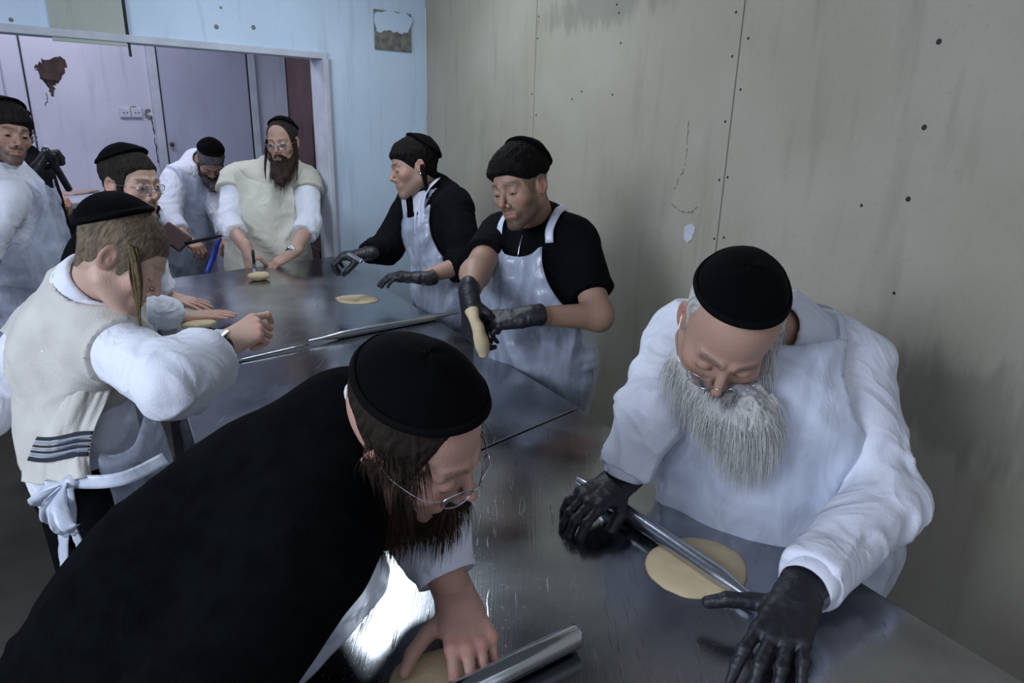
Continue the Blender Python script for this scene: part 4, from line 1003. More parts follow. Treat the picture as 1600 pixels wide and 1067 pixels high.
# elder in the white shirt at the right of the near table
def elder():
    J = dict(SR=W(1066, 532, 1.56), SL=W(1326, 572, 1.44), neck=W(1215, 520, 1.43), chest=W(1195, 640, 1.45), belly=W(1185, 735, 1.50), pelvis=W(1230, 800, 1.62),
             ER=W(1012, 645, 1.41), WR=T(968, 752, .945), EL=W(1376, 785, 1.30), WL=T(1246, 932, .950), hiplat=nn * -0 + A_([-.52, .80, 0]) * -1)
    J['hiplat'] = J['SR'] - J['SL']
    f = Fig('person', base(J['pelvis']), 'stout grey-bearded man in white shirt and glasses rolling dough at the right', J, girth=1.10, shr=.080, armr=.049, forer=.043, depth=.80)
    H = Head(W(1136, 510, 1.235), cv(-.22, .86, -.45), cv(-.965, -.22, .05), J['neck'], dict(skin=(.40, .245, .18), hair=(.42, .42, .42), brow=(.06, .045, .04), eyes=.1, nose=1.15, face=1.04, scale=1.06), f.r, .0024)
    H.eyes(); H.kippah(tilt=14, ang=63, puff=.009, flat=.001, side=.10)
    H.hair(.005, hz=([-.12, -.06, -.028, -.022, .012, .018, .024, .10], [-.06, -.06, -.05, -.0, .006, -.03, .20, .20]), col=(.40, .39, .37), name='hair', rough=.0025)
    H.beard(W(1168, 684, 1.265), r0=.036, r1=.036, col=(.66, .66, .64), col2=(.42, .42, .42), wide=1.3, burns='L', strands=7000, slen=.055, sw=.00045, mid=W(1160, 645, 1.235), seed=3, flow=(.05, 0, -1), moust=False)
    H.beard(W(1140, 625, 1.20), r0=.018, r1=.012, col=(.34, .33, .32), col2=(.16, .15, .15), wide=1.0, strands=500, slen=.022, seed=4, burns=False, flow=(0, 0, -1)).name = 'moustache'
    H.hairtuft(None, (0, 0, -1), 900, .034, 5, (.55, .54, .52), lambda V: (V[:, 0] < -.055) & (V[:, 1] < .035) & (V[:, 1] > -.06) & (V[:, 2] < .03) & (V[:, 2] > -.06), 'temple_hair', .0006)
    H.glasses(rx=.021, rz=.0145, y=.113, z=-.012, r=.0008, drop=.004)
    hl, fl = hand(f.r, J['WL'], T(1178, 1060) - T(1238, 935) + Zv * -.035, (0, 0, 1), False, [(.15, .50, .35), (.25, .45, .3), (.25, .4, .3), (.20, .4, .3)], ((.95, .35, .02), (.93, .40, -.05), (.86, .45, -.28)), spread=(.20, .05, -.10, -.26), glove=True, elbow=J['EL'], cuff=.05, scale=1.04, res=.0024)
    hr, fr = hand(f.r, J['WR'], T(878, 792) - T(966, 752) + Zv * -.02, (.1, .0, 1), True, [(.35, .6, .5), (.4, .65, .5), (.4, .65, .5), (.35, .6, .5)], 'grip', glove=True, elbow=J['ER'], cuff=.045, scale=1.04, res=.0024)
    f.body(H, [], skin=SK1)
    def ex(P, d):
        return d
    f.garment('shirt', MT['white_cotton'], inf=.016, ends=(1.86, 1.84), flare=(.006, .004), amp=.013, res=.0065, seed=2, extra=ex, smooth=2)
    f.cuff('L', MT['white_cotton'], 1.93, .043, .055); f.cuff('R', MT['white_cotton'], 1.92, .041, .055)
    f.collar(H, MT['white_cotton'], .060, .024, gap=.8, fold=False)
    f.apron(MT['plastic_dense'], w0=.125, w1=.22, top=.015, sc_=.3, zbot=.42, off=.022, amp=.008, res=.009, inf=.016, seed=8)
    a, b = J['neck'], f.up
    f.strap([J['chest'] - f.lat * .125 + f.fw * .10 + f.up * .12, J['neck'] - f.lat * .09 + f.fw * .01 + b * .01, J['neck'] - f.lat * .01 - f.fw * .085 + b * .02, J['neck'] + f.lat * .09 + f.fw * .01 + b * .01, J['chest'] + f.lat * .125 + f.fw * .10 + f.up * .12], .016, MT['plastic_dense'])
    f.legs(); return f, fl, fr
B_, B_l, B_r = elder()

# man in black bending over the near table in the foreground
def foreman():
    J = dict(SL=W(545, 668, 1.10), SR=W(470, 866, .90), neck=W(548, 690, 1.05), chest=W(408, 815, 1.045), belly=W(285, 940, 1.02), pelvis=W(165, 1085, 1.02),
             EL=W(664, 815, 1.125), WL=T(714, 938, .935), ER=W(262, 1180, .80), WR=T(812, 1185, .93))
    J['hiplat'] = J['SR'] - J['SL']
    f = Fig('person', base(J['pelvis']), 'brown-bearded man in a black vest bending low over the near table in the foreground', J, shr=.074, armr=.056, forer=.046, depth=.78)
    H = Head(W(645, 682, .985), cv(.80, .55, -.20), cv(-.49, .43, -.76), J['neck'], dict(skin=(.46, .275, .215), hair=(.085, .055, .035), eyes=.12, nose=1.0, scale=1.04, stubble=.5), f.r, .0022)
    H.eyes(); H.kippah(tilt=4, ang=60, puff=.017, flat=.008, side=.02)
    H.hair(.006, hz=(HY, [.05, .04, .01, .0, .006, -.030, -.020, .070, .20, .20]), col=(.016, .012, .009), rough=.003)
    H.hairtuft(None, (.15, -.1, -1), 1500, .040, 5, (.032, .022, .016), lambda V: (np.abs(V[:, 0]) > .05) & (V[:, 1] < .058) & (V[:, 1] > -.03) & (V[:, 2] < .05) & (V[:, 2] > -.05), 'temple_hair', .0006)
    H.beard(W(566, 812, 1.0), r0=.042, r1=.034, col=(.036, .021, .013), col2=(.014, .009, .007), wide=1.2, strands=2600, slen=.045, seed=5, flow=(-.1, -.1, -1), mid=W(576, 775, .985))
    H.sidelock([(.070, .022, .012), (.078, .030, -.03), (.076, .040, -.07), (.070, .045, -.115)], .0085, col=(.09, .062, .04), seed=3)
    H.glasses(rx=.0225, rz=.017, y=.112, z=-.006, r=.0012)
    hl, fl = hand(f.r, J['WL'], T(752, 1030) - T(716, 940) + Zv * -.01, (.15, -.25, 1), False, [(.55, .85, .5), (.75, .95, .6), (.85, .95, .6), (.95, .9, .6)], ((.9, .55, -.15), (.75, .7, -.2), (.55, .85, -.25)), spread=(.12, .0, -.08, -.16), elbow=J['EL'], skin=(.52, .31, .25), res=.0023, scale=1.03)
    hr, fr = hand(f.r, J['WR'], (-.05, .45, -.1), (.1, -.1, 1), True, [(.8, .9, .6)] * 4, 'grip', elbow=J['ER'], skin=(.52, .31, .25), res=.003)
    f.body(H, [hl, hr], skin=SK1)
    f.garment('shirt', MT['white_cotton'], inf=.008, ends=(1.66, 1.86), flare=(.004, .004), amp=.006, res=.0065, seed=4)
    f.cuff('L', MT['white_cotton'], 1.72, .049, .05)
    f.garment('vest', MT['black_suit'], inf=.026, ends=(.30, .92), amp=.007, res=.0075, seed=14)
    f.collar(H, MT['white_cotton'], .074, .044, gap=.5, off=.012)
    rows = [[W(536, 728, 1.00), W(542, 728, 1.0), W(552, 730, 1.02)], [W(533, 800, .955), W(552, 800, .985), W(574, 805, 1.03)], [W(536, 872, .91), W(574, 880, .95), W(604, 872, 1.02)],
            [W(520, 938, .875), W(556, 952, .90), W(592, 930, .97)], [W(440, 990, .865), W(474, 1020, .87), W(520, 1016, .93)], [W(330, 1042, .86), W(372, 1082, .86), W(425, 1098, .90)], [W(225, 1085, .86), W(262, 1132, .86), W(300, 1160, .90)]]
    V, Q = sheet(rows, 90, 26, .0012, (.006, 9, 3), 8); mobj('apron', V, Q, MT['plastic_dense'], f.r)
    k = W(185, 1030, .90)                       # the knotted apron ties at his back
    lobes = []
    for (dx, dy, s_) in ((-.09, .035, 1), (.02, .05, 1), (.06, .01, .8), (-.03, .06, .9)):
        c = k + cv(1, 0, 0) * dx + cv(0, 1, 0) * dy; q = cv(0, 0, 1)
        rows = [[k + q * .01, k + cv(.3, -1, 0) * .012, k - q * .01], [(k + c) / 2 + q * .02, (k + c) / 2 + cv(0, -1, -.4) * .03, (k + c) / 2 - q * .02], [c + q * .035, c + cv(0, -1, -.5) * .03, c - q * .03], [c + q * .01 + cv(dx, dy, 0) * .03, c + cv(dx, dy, 0) * .045, c - q * .01 + cv(dx, dy, 0) * .03]]
        lobes.append(sheet(rows, 20, 12, .0012, (.006, 6, 5), 7))
    lobes.append((lambda VQ: (VQ[0], VQ[1]))(polygonise(lambda P: ell(P - k, (0, 0, 0), (.020, .018, .016)) - .003 * vn(P * 80), k - .04, k + .04, .004)))
    V, Q = merge(lobes)[:2]; mobj('apron_bow', V, Q, MT['plastic_dense'], f.r)
    f.legs(); return f, fl, fr
A__, A_l, A_r = foreman()
def plain_arms(): pass
# young man in the black T-shirt pulling dough
def tee():
    J = dict(SL=W(902, 378, 2.22), SR=W(780, 368, 2.38), neck=W(842, 350, 2.28), chest=W(842, 430, 2.32), belly=W(835, 500, 2.36), pelvis=W(838, 560, 2.42),
             EL=W(935, 494, 2.12), WL=W(822, 494, 2.00), ER=W(742, 428, 2.16), WR=W(733, 466, 2.00))
    f = Fig('person', base(J['pelvis']), 'young man with stubble in a black T-shirt stretching dough with black gloves', J, hipr=.145, bellyr=.135, chestr=.15, armr=.048, forer=.045)
    H = Head(W(815, 290, 2.12), cv(-.60, .45, -.66), cv(-.72, -.05, .69), J['neck'], dict(skin=(.36, .215, .15), hair=(.006, .005, .005), eyes=.15, nose=1.1, stubble=.85, fade=.8, fadecol=(.10, .065, .05)), f.r, .003)
    H.eyes(); H.hair(.012, hz=([-.12, -.06, -.02, .012, .040, .062, .082, .11], [.01, .012, .018, .020, .022, .036, .055, .058]), rough=.004, bangs=.008, fade=.012, under=.3)
    H.kippah(tilt=54, ang=48, puff=.018, flat=.003)
    hl, _ = hand(f.r, J['WL'], cv(-1, .12, .0), cv(0, -.75, -.65), False, [(.5, .7, .4), (.6, .8, .5), (.7, .85, .5), (.8, .8, .5)], 'grip', glove=True, elbow=J['EL'], cuff=.045, res=.003)
    hr, _ = hand(f.r, J['WR'], cv(.05, 1, .05), cv(-.8, .0, -.6), True, [(.35, .6, .5), (.4, .7, .5), (.5, .7, .5), (.5, .7, .5)], 'grip', glove=True, elbow=J['ER'], cuff=.045, res=.003)
    f.body(H, [], skin=(.37, .225, .16), res=.007)
    f.garment('t_shirt', MT['black_cloth'], inf=.012, ends=(.72, .62), flare=(.012, .010), amp=.006, res=.009, seed=31)
    f.apron(MT['plastic'], w0=.085, w1=.20, top=-.055, zbot=.35, off=.022, amp=.008, res=.010, inf=.012, seed=38)
    c, n_ = J['chest'], J['neck']
    f.strap([c + f.lat * .10 + f.fw * .115 + f.up * .10, n_ + f.lat * .070 + f.fw * .03, n_ - f.fw * .070 + f.up * .03, n_ - f.lat * .070 + f.fw * .03, c - f.lat * .10 + f.fw * .115 + f.up * .10], .026, MT['plastic_dense'])
    ch = crom([n_ + f.lat * .045 + f.fw * .055, n_ + f.fw * .09 - f.up * .09, n_ - f.lat * .045 + f.fw * .055], 20)
    tobj('neck_chain', [tube([n_ + f.fw * .077 - f.up * .005, n_ + f.fw * .108 - f.up * .05, n_ + f.fw * .122 - f.up * .10], .0022, 6, n=10)], MT['watch_metal'], f.r)
    f.legs(); return f
C_ = tee()

# young man in the black hooded jacket
def hoodie():
    J = dict(SL=W(712, 326, 2.92), SR=W(650, 310, 3.14), neck=W(674, 300, 3.00), chest=W(688, 372, 3.04), belly=W(700, 436, 3.08), pelvis=W(712, 470, 3.12),
             EL=W(728, 412, 2.84), WL=W(660, 434, 2.74), ER=W(606, 386, 3.06), WR=W(568, 397, 2.92))
    f = Fig('person', base(J['pelvis']), 'young man with sidelocks in a black hooded jacket holding a thin pin', J, hipr=.135, bellyr=.125, chestr=.14, armr=.050, forer=.044)
    H = Head(W(648, 262, 2.92), cv(-.90, .30, -.30), cv(-.35, -.1, .93), J['neck'], dict(skin=(.40, .245, .18), hair=(.008, .006, .0055), eyes=.15, nose=1.0, stubble=.35), f.r, .0032)
    H.eyes(); H.hair(.008, hz=([-.12, -.06, -.028, -.022, .012, .020, .040, .060, .080, .11], [-.070, -.065, -.055, -.005, .006, -.010, .010, .036, .052, .055]), rough=.004, bangs=.005, under=.3)
    H.kippah(tilt=50, ang=54, puff=.016)
    for sx in (-1, 1): H.hanging_lock((sx * .078, -.016, .0), .15, (sx * .014, -.012, 0), .010, None, 5)
    V, Q = lathe([(.0001, .004), (.005, .003), (.0055, 0), (.0001, -.002)], H.world([-.083, .004, -.036]), cv(-.3, 0, -.9), 12); mobj('earring', V, Q, MT['watch_metal'], f.r)
    hand(f.r, J['WL'], cv(-1, -.12, -.1), cv(.1, -1, -.3), False, [(.35, .35, .25), (.4, .35, .25), (.4, .4, .3), (.45, .4, .3)], 'along', glove=True, elbow=J['EL'], cuff=.045, res=.0032)
    hand(f.r, J['WR'], cv(-1, .1, -.15), cv(-.1, -.9, -.4), True, [(.7, .9, .5)] * 4, 'grip', glove=True, elbow=J['ER'], cuff=.04, res=.0032)
    f.body(H, [], skin=(.40, .245, .18), res=.008)
    def hood(P, d):
        n_ = J['neck']; return smin(smin(d, cap(P, n_ - f.fw * .075 + f.lat * .06 - f.up * .01, n_ - f.fw * .075 - f.lat * .06 - f.up * .01, .042), .03), smin(cap(P, n_ + f.lat * .075 - f.fw * .02, n_ + f.lat * .06 + f.fw * .055 - f.up * .06, .026), cap(P, n_ - f.lat * .075 - f.fw * .02, n_ - f.lat * .06 + f.fw * .055 - f.up * .06, .026), .01), .02)
    f.garment('hooded_jacket', MT['black_cloth'], inf=.020, ends=(1.38, 1.85), amp=.006, res=.009, seed=41, extra=hood)
    def sh(P): return f.torso(P, .028) - 0
    # white T-shirt front seen between the jacket edges
    def tf(P):
        x = np.abs((P - J['chest']) @ f.lat); v = (P - J['neck']) @ f.up; return np.maximum(f.torso(P, .0225), np.maximum(x - .052 - .27 * v, np.maximum(v - .01, -v - .19)) )
    V, Q = polygonise(tf, J['chest'] - .3, J['chest'] + .3, .006); mobj('white_undershirt', V, Q, MT['white_cotton'], f.r)
    f.apron(MT['plastic'], w0=.085, w1=.19, top=-.05, zbot=.35, off=.016, amp=.007, res=.010, inf=.020, seed=48)
    c, n_ = J['chest'], J['neck']
    for s_ in (-1, 1): f.strap([c + f.lat * .075 * s_ + f.fw * .125 + f.up * .10, n_ + f.lat * .068 * s_ + f.fw * .065 - f.up * .01, n_ + f.lat * .060 * s_ + f.fw * .0 + f.up * .035], .034, MT['plastic_dense'], nref=f.up + f.fw)
    for s_ in (-1, 1): tobj('drawstring', [tube([n_ + f.lat * .03 * s_ + f.fw * .09 - f.up * .04, n_ + f.lat * .032 * s_ + f.fw * .125 - f.up * .11, n_ + f.lat * .03 * s_ + f.fw * .135 - f.up * .19], .0035, 6, n=12)], MT['black_cloth'], f.r)
    f.legs(); return f
D_ = hoodie()

# long-bearded man in the yellowish smock at the end of the far table
def smock():
    J = dict(SL=W(478, 282, 3.86), SR=W(366, 280, 3.84), neck=W(438, 262, 3.86), chest=W(424, 330, 3.88), belly=W(420, 388, 3.92), pelvis=W(420, 416, 3.98),
             ER=W(358, 348, 3.74), WR=W(386, 392, 3.56), EL=W(484, 350, 3.74), WL=W(456, 396, 3.58))
    f = Fig('person', base(J['pelvis']), 'long-bearded man in glasses and yellowish smock at the far end of the far table', J, hipr=.15, bellyr=.145, chestr=.15, shr=.068, armr=.052, forer=.043)
    H = Head(W(442, 222, 3.72), cv(-.06, .45, -.89), cv(-.99, 0, .06), J['neck'], dict(skin=(.43, .27, .20), hair=(.035, .024, .020), eyes=.2), f.r, .0034)
    H.eyes(); H.kippah(tilt=34, ang=62, puff=.010); H.hair(.004, hz=(HY, BALDZ), col=(.03, .024, .022), rough=.002)
    H.beard(W(437, 284, 3.64), r0=.042, r1=.026, col=(.055, .034, .026), col2=(.02, .014, .012), wide=1.1, strands=900, slen=.04, res=.0045, seed=11, flow=(0, 0, -1))
    H.glasses(rx=.022, rz=.014, r=.0013)
    for sx in (-1, 1): H.sidelock([(sx * .078, .022, .02), (sx * .084, .045, -.05), (sx * .088, .085, -.12), (sx * .084, .115, -.19)], .008, seed=7 + sx, col=(.028, .018, .014))
    hl, fl = hand(f.r, J['WL'], cv(-.9, .55, -.1), cv(.1, -.8, -.5), False, [(.3, .4, .2)] * 4, 'rest', elbow=J['EL'], skin=(.46, .29, .22), res=.0034)
    hr, fr = hand(f.r, J['WR'], cv(.15, .9, .1), cv(-.5, -.3, -.8), True, [(.8, 1.0, .6)] * 4, 'grip', elbow=J['ER'], skin=(.46, .29, .22), res=.0034)
    f.body(H, [hl, hr], skin=(.48, .30, .23))
    f.garment('shirt', MT['white_cotton'], inf=.012, ends=(1.35, 1.42), flare=(.016, .014), amp=.007, res=.009, seed=52)
    f.garment('smock', MT['beige_smock'], inf=.024, ends=(.30, .30), flare=(.018, .018), amp=.008, res=.009, seed=55)
    f.apron(MT['beige_smock'], w0=.15, w1=.20, top=-.06, zbot=.55, off=.014, amp=.008, res=.010, inf=.024, seed=58, name='smock_front')
    c = J['belly'] + f.up * .03
    a = np.linspace(-1.35, 1.35, 24); wb = [c + f.lat * math.sin(t) * .205 + f.fw * (math.cos(t) * .150 + .012) + f.up * .004 * math.sin(9 * t) for t in a]
    f.strap(wb, .016, MT['beige_smock'], nref=f.fw, name='waist_tie')
    f.collar(H, MT['beige_smock'], .066, .022, fold=False)
    w = watch(f.r, J['WL'], J['EL'], cv(.1, -.8, -.5), 'round', off=.012)
    f.legs(); return f, fl, fr
E_, E_l, E_r = smock()

# man bent over in the rear room
def stooped():
    J = dict(SR=W(274, 282, 4.30), SL=W(322, 268, 4.52), neck=W(312, 252, 4.42), chest=W(296, 310, 4.46), belly=W(292, 372, 4.52), pelvis=W(286, 408, 4.62),
             ER=W(264, 340, 4.18), WR=W(294, 376, 4.06), EL=W(345, 330, 4.42), WL=W(352, 372, 4.30))
    f = Fig('person', base(J['pelvis']), 'grizzled man in white stooping behind the opening, face turned down', J, hipr=.15, bellyr=.15, chestr=.165, shr=.08, armr=.055)
    H = Head(W(329, 250, 4.30), cv(.25, .92, -.25), cv(-.85, .1, -.50), J['neck'], dict(skin=(.42, .26, .20), hair=(.12, .12, .12), eyes=.2), f.r, .004)
    H.kippah(tilt=22, ang=62, puff=.012); H.hair(.005, col=(.13, .13, .13), rough=.002); H.eyes()
    H.beard(W(332, 296, 4.26), r0=.034, r1=.02, col=(.09, .085, .085), col2=(.03, .03, .03), strands=400, res=.005, seed=12, flow=(0, 0, -1))
    hl, _ = hand(f.r, J['WL'], cv(.5, .6, -.3), cv(0, -1, -.3), False, [(.8, .9, .5)] * 4, 'grip', elbow=J['EL'], res=.0045)
    hr, _ = hand(f.r, J['WR'], cv(.6, .35, -.3), cv(-.1, -.9, -.4), True, [(.8, .9, .5)] * 4, 'grip', elbow=J['ER'], res=.0045)
    f.body(H, [hl, hr], skin=(.42, .26, .20))
    f.garment('shirt', MT['white_cotton'], inf=.016, ends=(1.85, 1.6), amp=.008, res=.010, seed=62)
    f.apron(MT['plastic'], w0=.14, w1=.21, top=-.06, zbot=.45, off=.02, amp=.007, res=.012, seed=66, inf=.016)
    f.legs(); return f
F_ = stooped()

# man with glasses at the left, pressing dough flat
def presser():
    J = dict(SR=W(168, 392, 2.28), SL=W(222, 372, 2.58), neck=W(180, 345, 2.42), chest=W(165, 425, 2.46), belly=W(145, 500, 2.52), pelvis=W(130, 545, 2.62),
             ER=W(214, 482, 2.30), WR=T(284, 494, .925), EL=W(236, 440, 2.70), WL=T(268, 466, .925))
    f = Fig('person', base(J['pelvis']), 'dark-haired man in glasses pressing dough flat with both bare hands', J, armr=.05, forer=.045)
    H = Head(W(204, 288, 2.36), cv(.92, .22, -.30), cv(-.26, .25, -.93), J['neck'], dict(skin=(.50, .325, .25), hair=(.022, .018, .015), eyes=.75, nose=1.0, stubble=.5, fade=.55, fadecol=(.16, .12, .09)), f.r, .003)
    H.eyes((0, 1, -.25)); H.kippah(tilt=26, ang=60, puff=.012)
    H.hair(.006, hz=([-.12, -.06, -.028, -.022, .012, .020, .035, .050, .075], [-.06, -.055, -.05, -.005, .006, -.05, -.03, .035, .058]), rough=.003)
    H.beard(W(238, 352, 2.36), r0=.026, r1=.018, col=(.028, .020, .016), strands=500, res=.004, seed=21, flow=(0, 0, -1))
    H.sidelock([(.072, .030, .0), (.074, .038, -.04), (.070, .046, -.085)], .009, seed=9)
    H.glasses(rx=.022, rz=.016, r=.0011)
    hl, fl = hand(f.r, J['WL'], T(336, 474) - T(268, 466) - Zv * .015, (0, -.1, 1), False, [(.05, .12, .08)] * 4, 'rest', elbow=J['EL'], skin=(.55, .36, .28), res=.003)
    hr, fr = hand(f.r, J['WR'], T(352, 486) - T(284, 494) - Zv * .012, (0, -.1, 1), True, [(.02, .08, .08)] * 4, 'rest', elbow=J['ER'], skin=(.55, .36, .28), res=.003, spread=(.06, .0, -.05, -.1))
    f.body(H, [hl, hr], skin=(.55, .36, .28))
    f.garment('shirt', MT['white_cotton'], inf=.014, ends=(1.62, 1.70), flare=(.014, .016), amp=.007, res=.008, seed=72)
    f.garment('vest', MT['black_cloth'], inf=.022, arms=False, amp=.004, res=.010, seed=73)
    f.apron(MT['plastic'], w0=.12, w1=.2, top=-.05, zbot=.45, off=.02, res=.012, seed=76, inf=.022)
    f.legs(); return f, fl, fr
G_, G_l, G_r = presser()

# blond youth with the striped prayer vest
def youth():
    J = dict(SR=W(172, 540, 1.55), SL=W(72, 520, 1.80), neck=W(146, 462, 1.60), chest=W(118, 570, 1.68), belly=W(128, 690, 1.72), pelvis=W(140, 745, 1.74),
             ER=W(274, 600, 1.42), WR=W(346, 540, 1.60), EL=W(-30, 640, 1.72), WL=W(-120, 560, 1.86))
    f = Fig('person', base(J['pelvis']), 'blond youth with a long sidelock in a cream striped prayer vest, seen from behind', J, hipr=.135, bellyr=.125, chestr=.14, shr=.068, armr=.054, forer=.046, depth=.76)
    H = Head(W(186, 402, 1.52), cv(.78, .54, .32), cv(.30, .12, -.94), J['neck'], dict(skin=(.54, .36, .28), hair=(.34, .24, .13), brow=(.35, .24, .15), eyes=.2, nose=.95, scale=.95, fade=.55, fadecol=(.20, .155, .10), hz=(HY, [-.075, -.072, -.060, -.040, -.030, -.035, -.030, .030, .055, .058])), f.r, .0022)
    H.eyes((0, .8, -.6)); H.kippah(tilt=50, ang=58, puff=.012, flat=.009)
    H.hair(.0028, col=(.135, .108, .075), rough=.0012, hz=([-.12, -.06, -.028, -.022, .012, .020, .038, .052, .070, .10], [-.080, -.070, -.050, -.0, .006, -.03, -.03, .020, .052, .056]))
    H.hanging_lock((.068, .020, .045), .205, (.012, -.004, 0), .0125, (.125, .092, .05), 13, 26)
    hr, fr = hand(f.r, J['WR'], cv(.80, -.50, .3), cv(.0, -.55, -.83), True, [(.55, 1.0, .5), (1.15, 1.3, .8), (1.25, 1.35, .8), (1.3, 1.35, .8)], 'grip', elbow=J['ER'], skin=(.54, .36, .28), res=.0024)
    hl, _ = hand(f.r, J['WL'], cv(-.3, -.5, .6), cv(0, -1, 0), False, [(.4, .5, .3)] * 4, 'rest', elbow=J['EL'], skin=(.54, .36, .28), res=.004)
    f.body(H, [hr, hl], skin=(.54, .36, .28))
    f.garment('shirt', MT['white_cotton'], inf=.016, ends=(1.70, 1.66), flare=(.012, .024), amp=.008, res=.007, seed=82)
    f.collar(H, MT['white_cotton'], .070, .040, gap=.5, off=.012)
    watch(f.r, J['WR'], J['ER'], cv(.0, -.75, -.66), 'square', off=.005, r=.029)
    # woollen vest: a shell over the shoulders, its back panel hanging free
    n_, c, b, p = J['neck'], J['chest'], J['belly'], J['pelvis']; l, u, w = f.lat, f.up, f.fw
    f.garment('woollen_vest', MT['beige_wool'], inf=.026, ends=(.22, .22), flare=(.003, .003), amp=.007, res=.007, seed=84, hole=.076,
              extra=lambda P, d: np.maximum(np.maximum(d, (P - W(166, 640, 1.6)) @ cv(.76, .65, 0)), (P - W(90, 742, 1.6)) @ cv(0, 1, 0)))
    dn_ = A_([0, 0, -1.0])
    rows = []
    for k, (y_, xa, xb) in enumerate(((560, 40, 196), (620, 46, 172), (670, 42, 150), (715, 38, 140), (752, 34, 144))):
        row = []
        for t_ in (0, .2, .4, .6, .8, 1): row.append(W(xa + (xb - xa) * t_, y_ + 5 * math.sin(5 * t_), 1.68 - .135 * math.sin(1.9 * t_ + .25) + .012 * math.sin(8 * t_ + k) + (.012, .0, -.01, -.022, -.026)[k]))
        rows.append(row)
    V, Q = sheet(rows, 60, 46, .003, (.006, 2.2, 9), 6); vp = mobj('back_panel', V, Q, MT['beige_wool'], f.r)
    R_ = A_(rows)
    def band(t0, t1, m, off):
        A = np.stack([crom(R_[:, j], 101) for j in range(6)], 1); sel = A[int(t0 * 100):int(t1 * 100) + 1]
        ctr_ = sel[[0, len(sel) // 2, -1]] - cv(0, 0, 1) * off; V, Q = sheet(ctr_, 5, 46, .004); return V, Q
    for (a_, b_, m) in ((.54, .575, 'lace_black'), (.725, .76, 'lace_black'), (.585, .605, 'stripe_grey'), (.615, .63, 'lace_black'), (.64, .655, 'stripe_grey'), (.665, .68, 'lace_black'), (.69, .712, 'stripe_grey')):
        V, Q = band(a_, b_, MT[m], .006); mobj('stripe', V, Q, MT[m], vp)
    f.apron(MT['plastic'], w0=.12, w1=.22, top=-.06, zbot=.50, off=.024, amp=.009, res=.010, inf=.016, seed=86, wrap=.0, back=-.03)
    # waist band and bow of the plastic apron behind
    bk = W(112, 752, 1.53)
    f.strap([W(258, 716, 1.62), W(190, 748, 1.53), bk, W(60, 742, 1.62)], .03, MT['plastic_dense'], nref=cv(0, 0, -1), snap=0, name='apron_tie')
    lobes = []
    for (sx, ln_, dz_) in ((-1, .085, -.055), (1, .095, -.075), (-.35, .07, -.085), (.5, .08, -.095)):
        tip = bk + l * sx * ln_ + dn_ * -dz_ - w * .03
        md = (bk + tip) / 2
        rows2 = [[bk - w * .005 + u * .006, bk - w * .012, bk - w * .005 - u * .006], [md + u * .022 - w * .02, md - w * .045, md - u * .022 - w * .02], [tip + u * .012 - w * .01, tip - w * .035, tip - u * .02 - w * .01], [tip - w * .0 + u * .005, tip - w * .01 + dn_ * .012, tip - u * .012]]
        lobes.append(sheet(rows2, 22, 12, .0012, (.005, 6, 4), 17))
    def tail(x0, ln_, wd, sd_):
        rr_ = []
        for k in range(5):
            q = bk - w * (.02 + .008 * math.sin(k * 1.7 + sd_)) + l * (x0 + .012 * math.sin(k * 1.3 + sd_)) + dn_ * ln_ * k / 4; ww = wd * (.35 + .65 * min(1, k / 1.5)) * (1 if k < 4 else .55)
            rr_.append([q - l * ww / 2, q - w * .012, q + l * ww / 2])
        return sheet(rr_, 30, 8, .0012, (.004, 6, 3), sd_)
    lobes += [tail(-.055, .235, .042, 1), tail(.055, .17, .022, 4)]
    V, Q = polygonise(lambda P: ell(P - bk, (0, 0, 0), (.022, .020, .018)) - .003 * vn(P * 80), bk - .04, bk + .04, .004); lobes.append((V, Q))
    V, Q = merge(lobes)[:2]; mobj('apron_bow', V, Q, MT['plastic_dense'], f.r)
    f.legs(r0=.098); return f, fr
H_, H_r = youth()

# man at the left edge
def edge_man():
    J = dict(SR=W(5, 318, 2.66), SL=W(38, 292, 2.98), neck=W(2, 266, 2.84), chest=W(22, 340, 2.88), belly=W(38, 400, 2.92), pelvis=W(38, 455, 2.96),
             ER=W(-35, 400, 2.56), WR=W(-60, 440, 2.50), EL=W(30, 370, 3.16), WL=W(60, 430, 3.10))
    f = Fig('person', base(J['pelvis']), 'stubbled man with a tilted skullcap in white at the left edge of the photo', J, armr=.05)
    H = Head(W(10, 208, 2.78), cv(.82, .30, -.48), cv(-.48, .10, -.86), J['neck'], dict(skin=(.37, .22, .165), hair=(.015, .012, .012), eyes=.55, nose=1.0, stubble=.85), f.r, .0032)
    H.eyes((0, 1, -.3)); H.hair(.012, rough=.005, bangs=.004, under=.3, hz=([-.12, -.06, -.028, -.022, .012, .020, .040, .060, .080, .11], [-.070, -.065, -.055, -.005, .006, -.020, .000, .030, .043, .044])); H.kippah(tilt=36, ang=58, puff=.019)
    hr, _ = hand(f.r, J['WR'], cv(.5, .6, 0), cv(0, -1, -.3), True, [(.5, .6, .4)] * 4, 'rest', elbow=J['ER'], res=.004)
    hl, _ = hand(f.r, J['WL'], cv(.5, .6, 0), cv(0, -1, -.3), False, [(.5, .6, .4)] * 4, 'rest', elbow=J['EL'], res=.004)
    f.body(H, [hl, hr], skin=(.37, .22, .165))
    f.garment('shirt', MT['white_cotton'], inf=.018, ends=(1.8, 1.8), amp=.008, res=.010, seed=92)
    f.apron(MT['plastic'], w0=.13, w1=.24, top=-.05, zbot=.62, off=.024, amp=.010, res=.011, inf=.018, seed=96, wrap=.05, back=-.08)
    f.legs(); return f
I_ = edge_man()

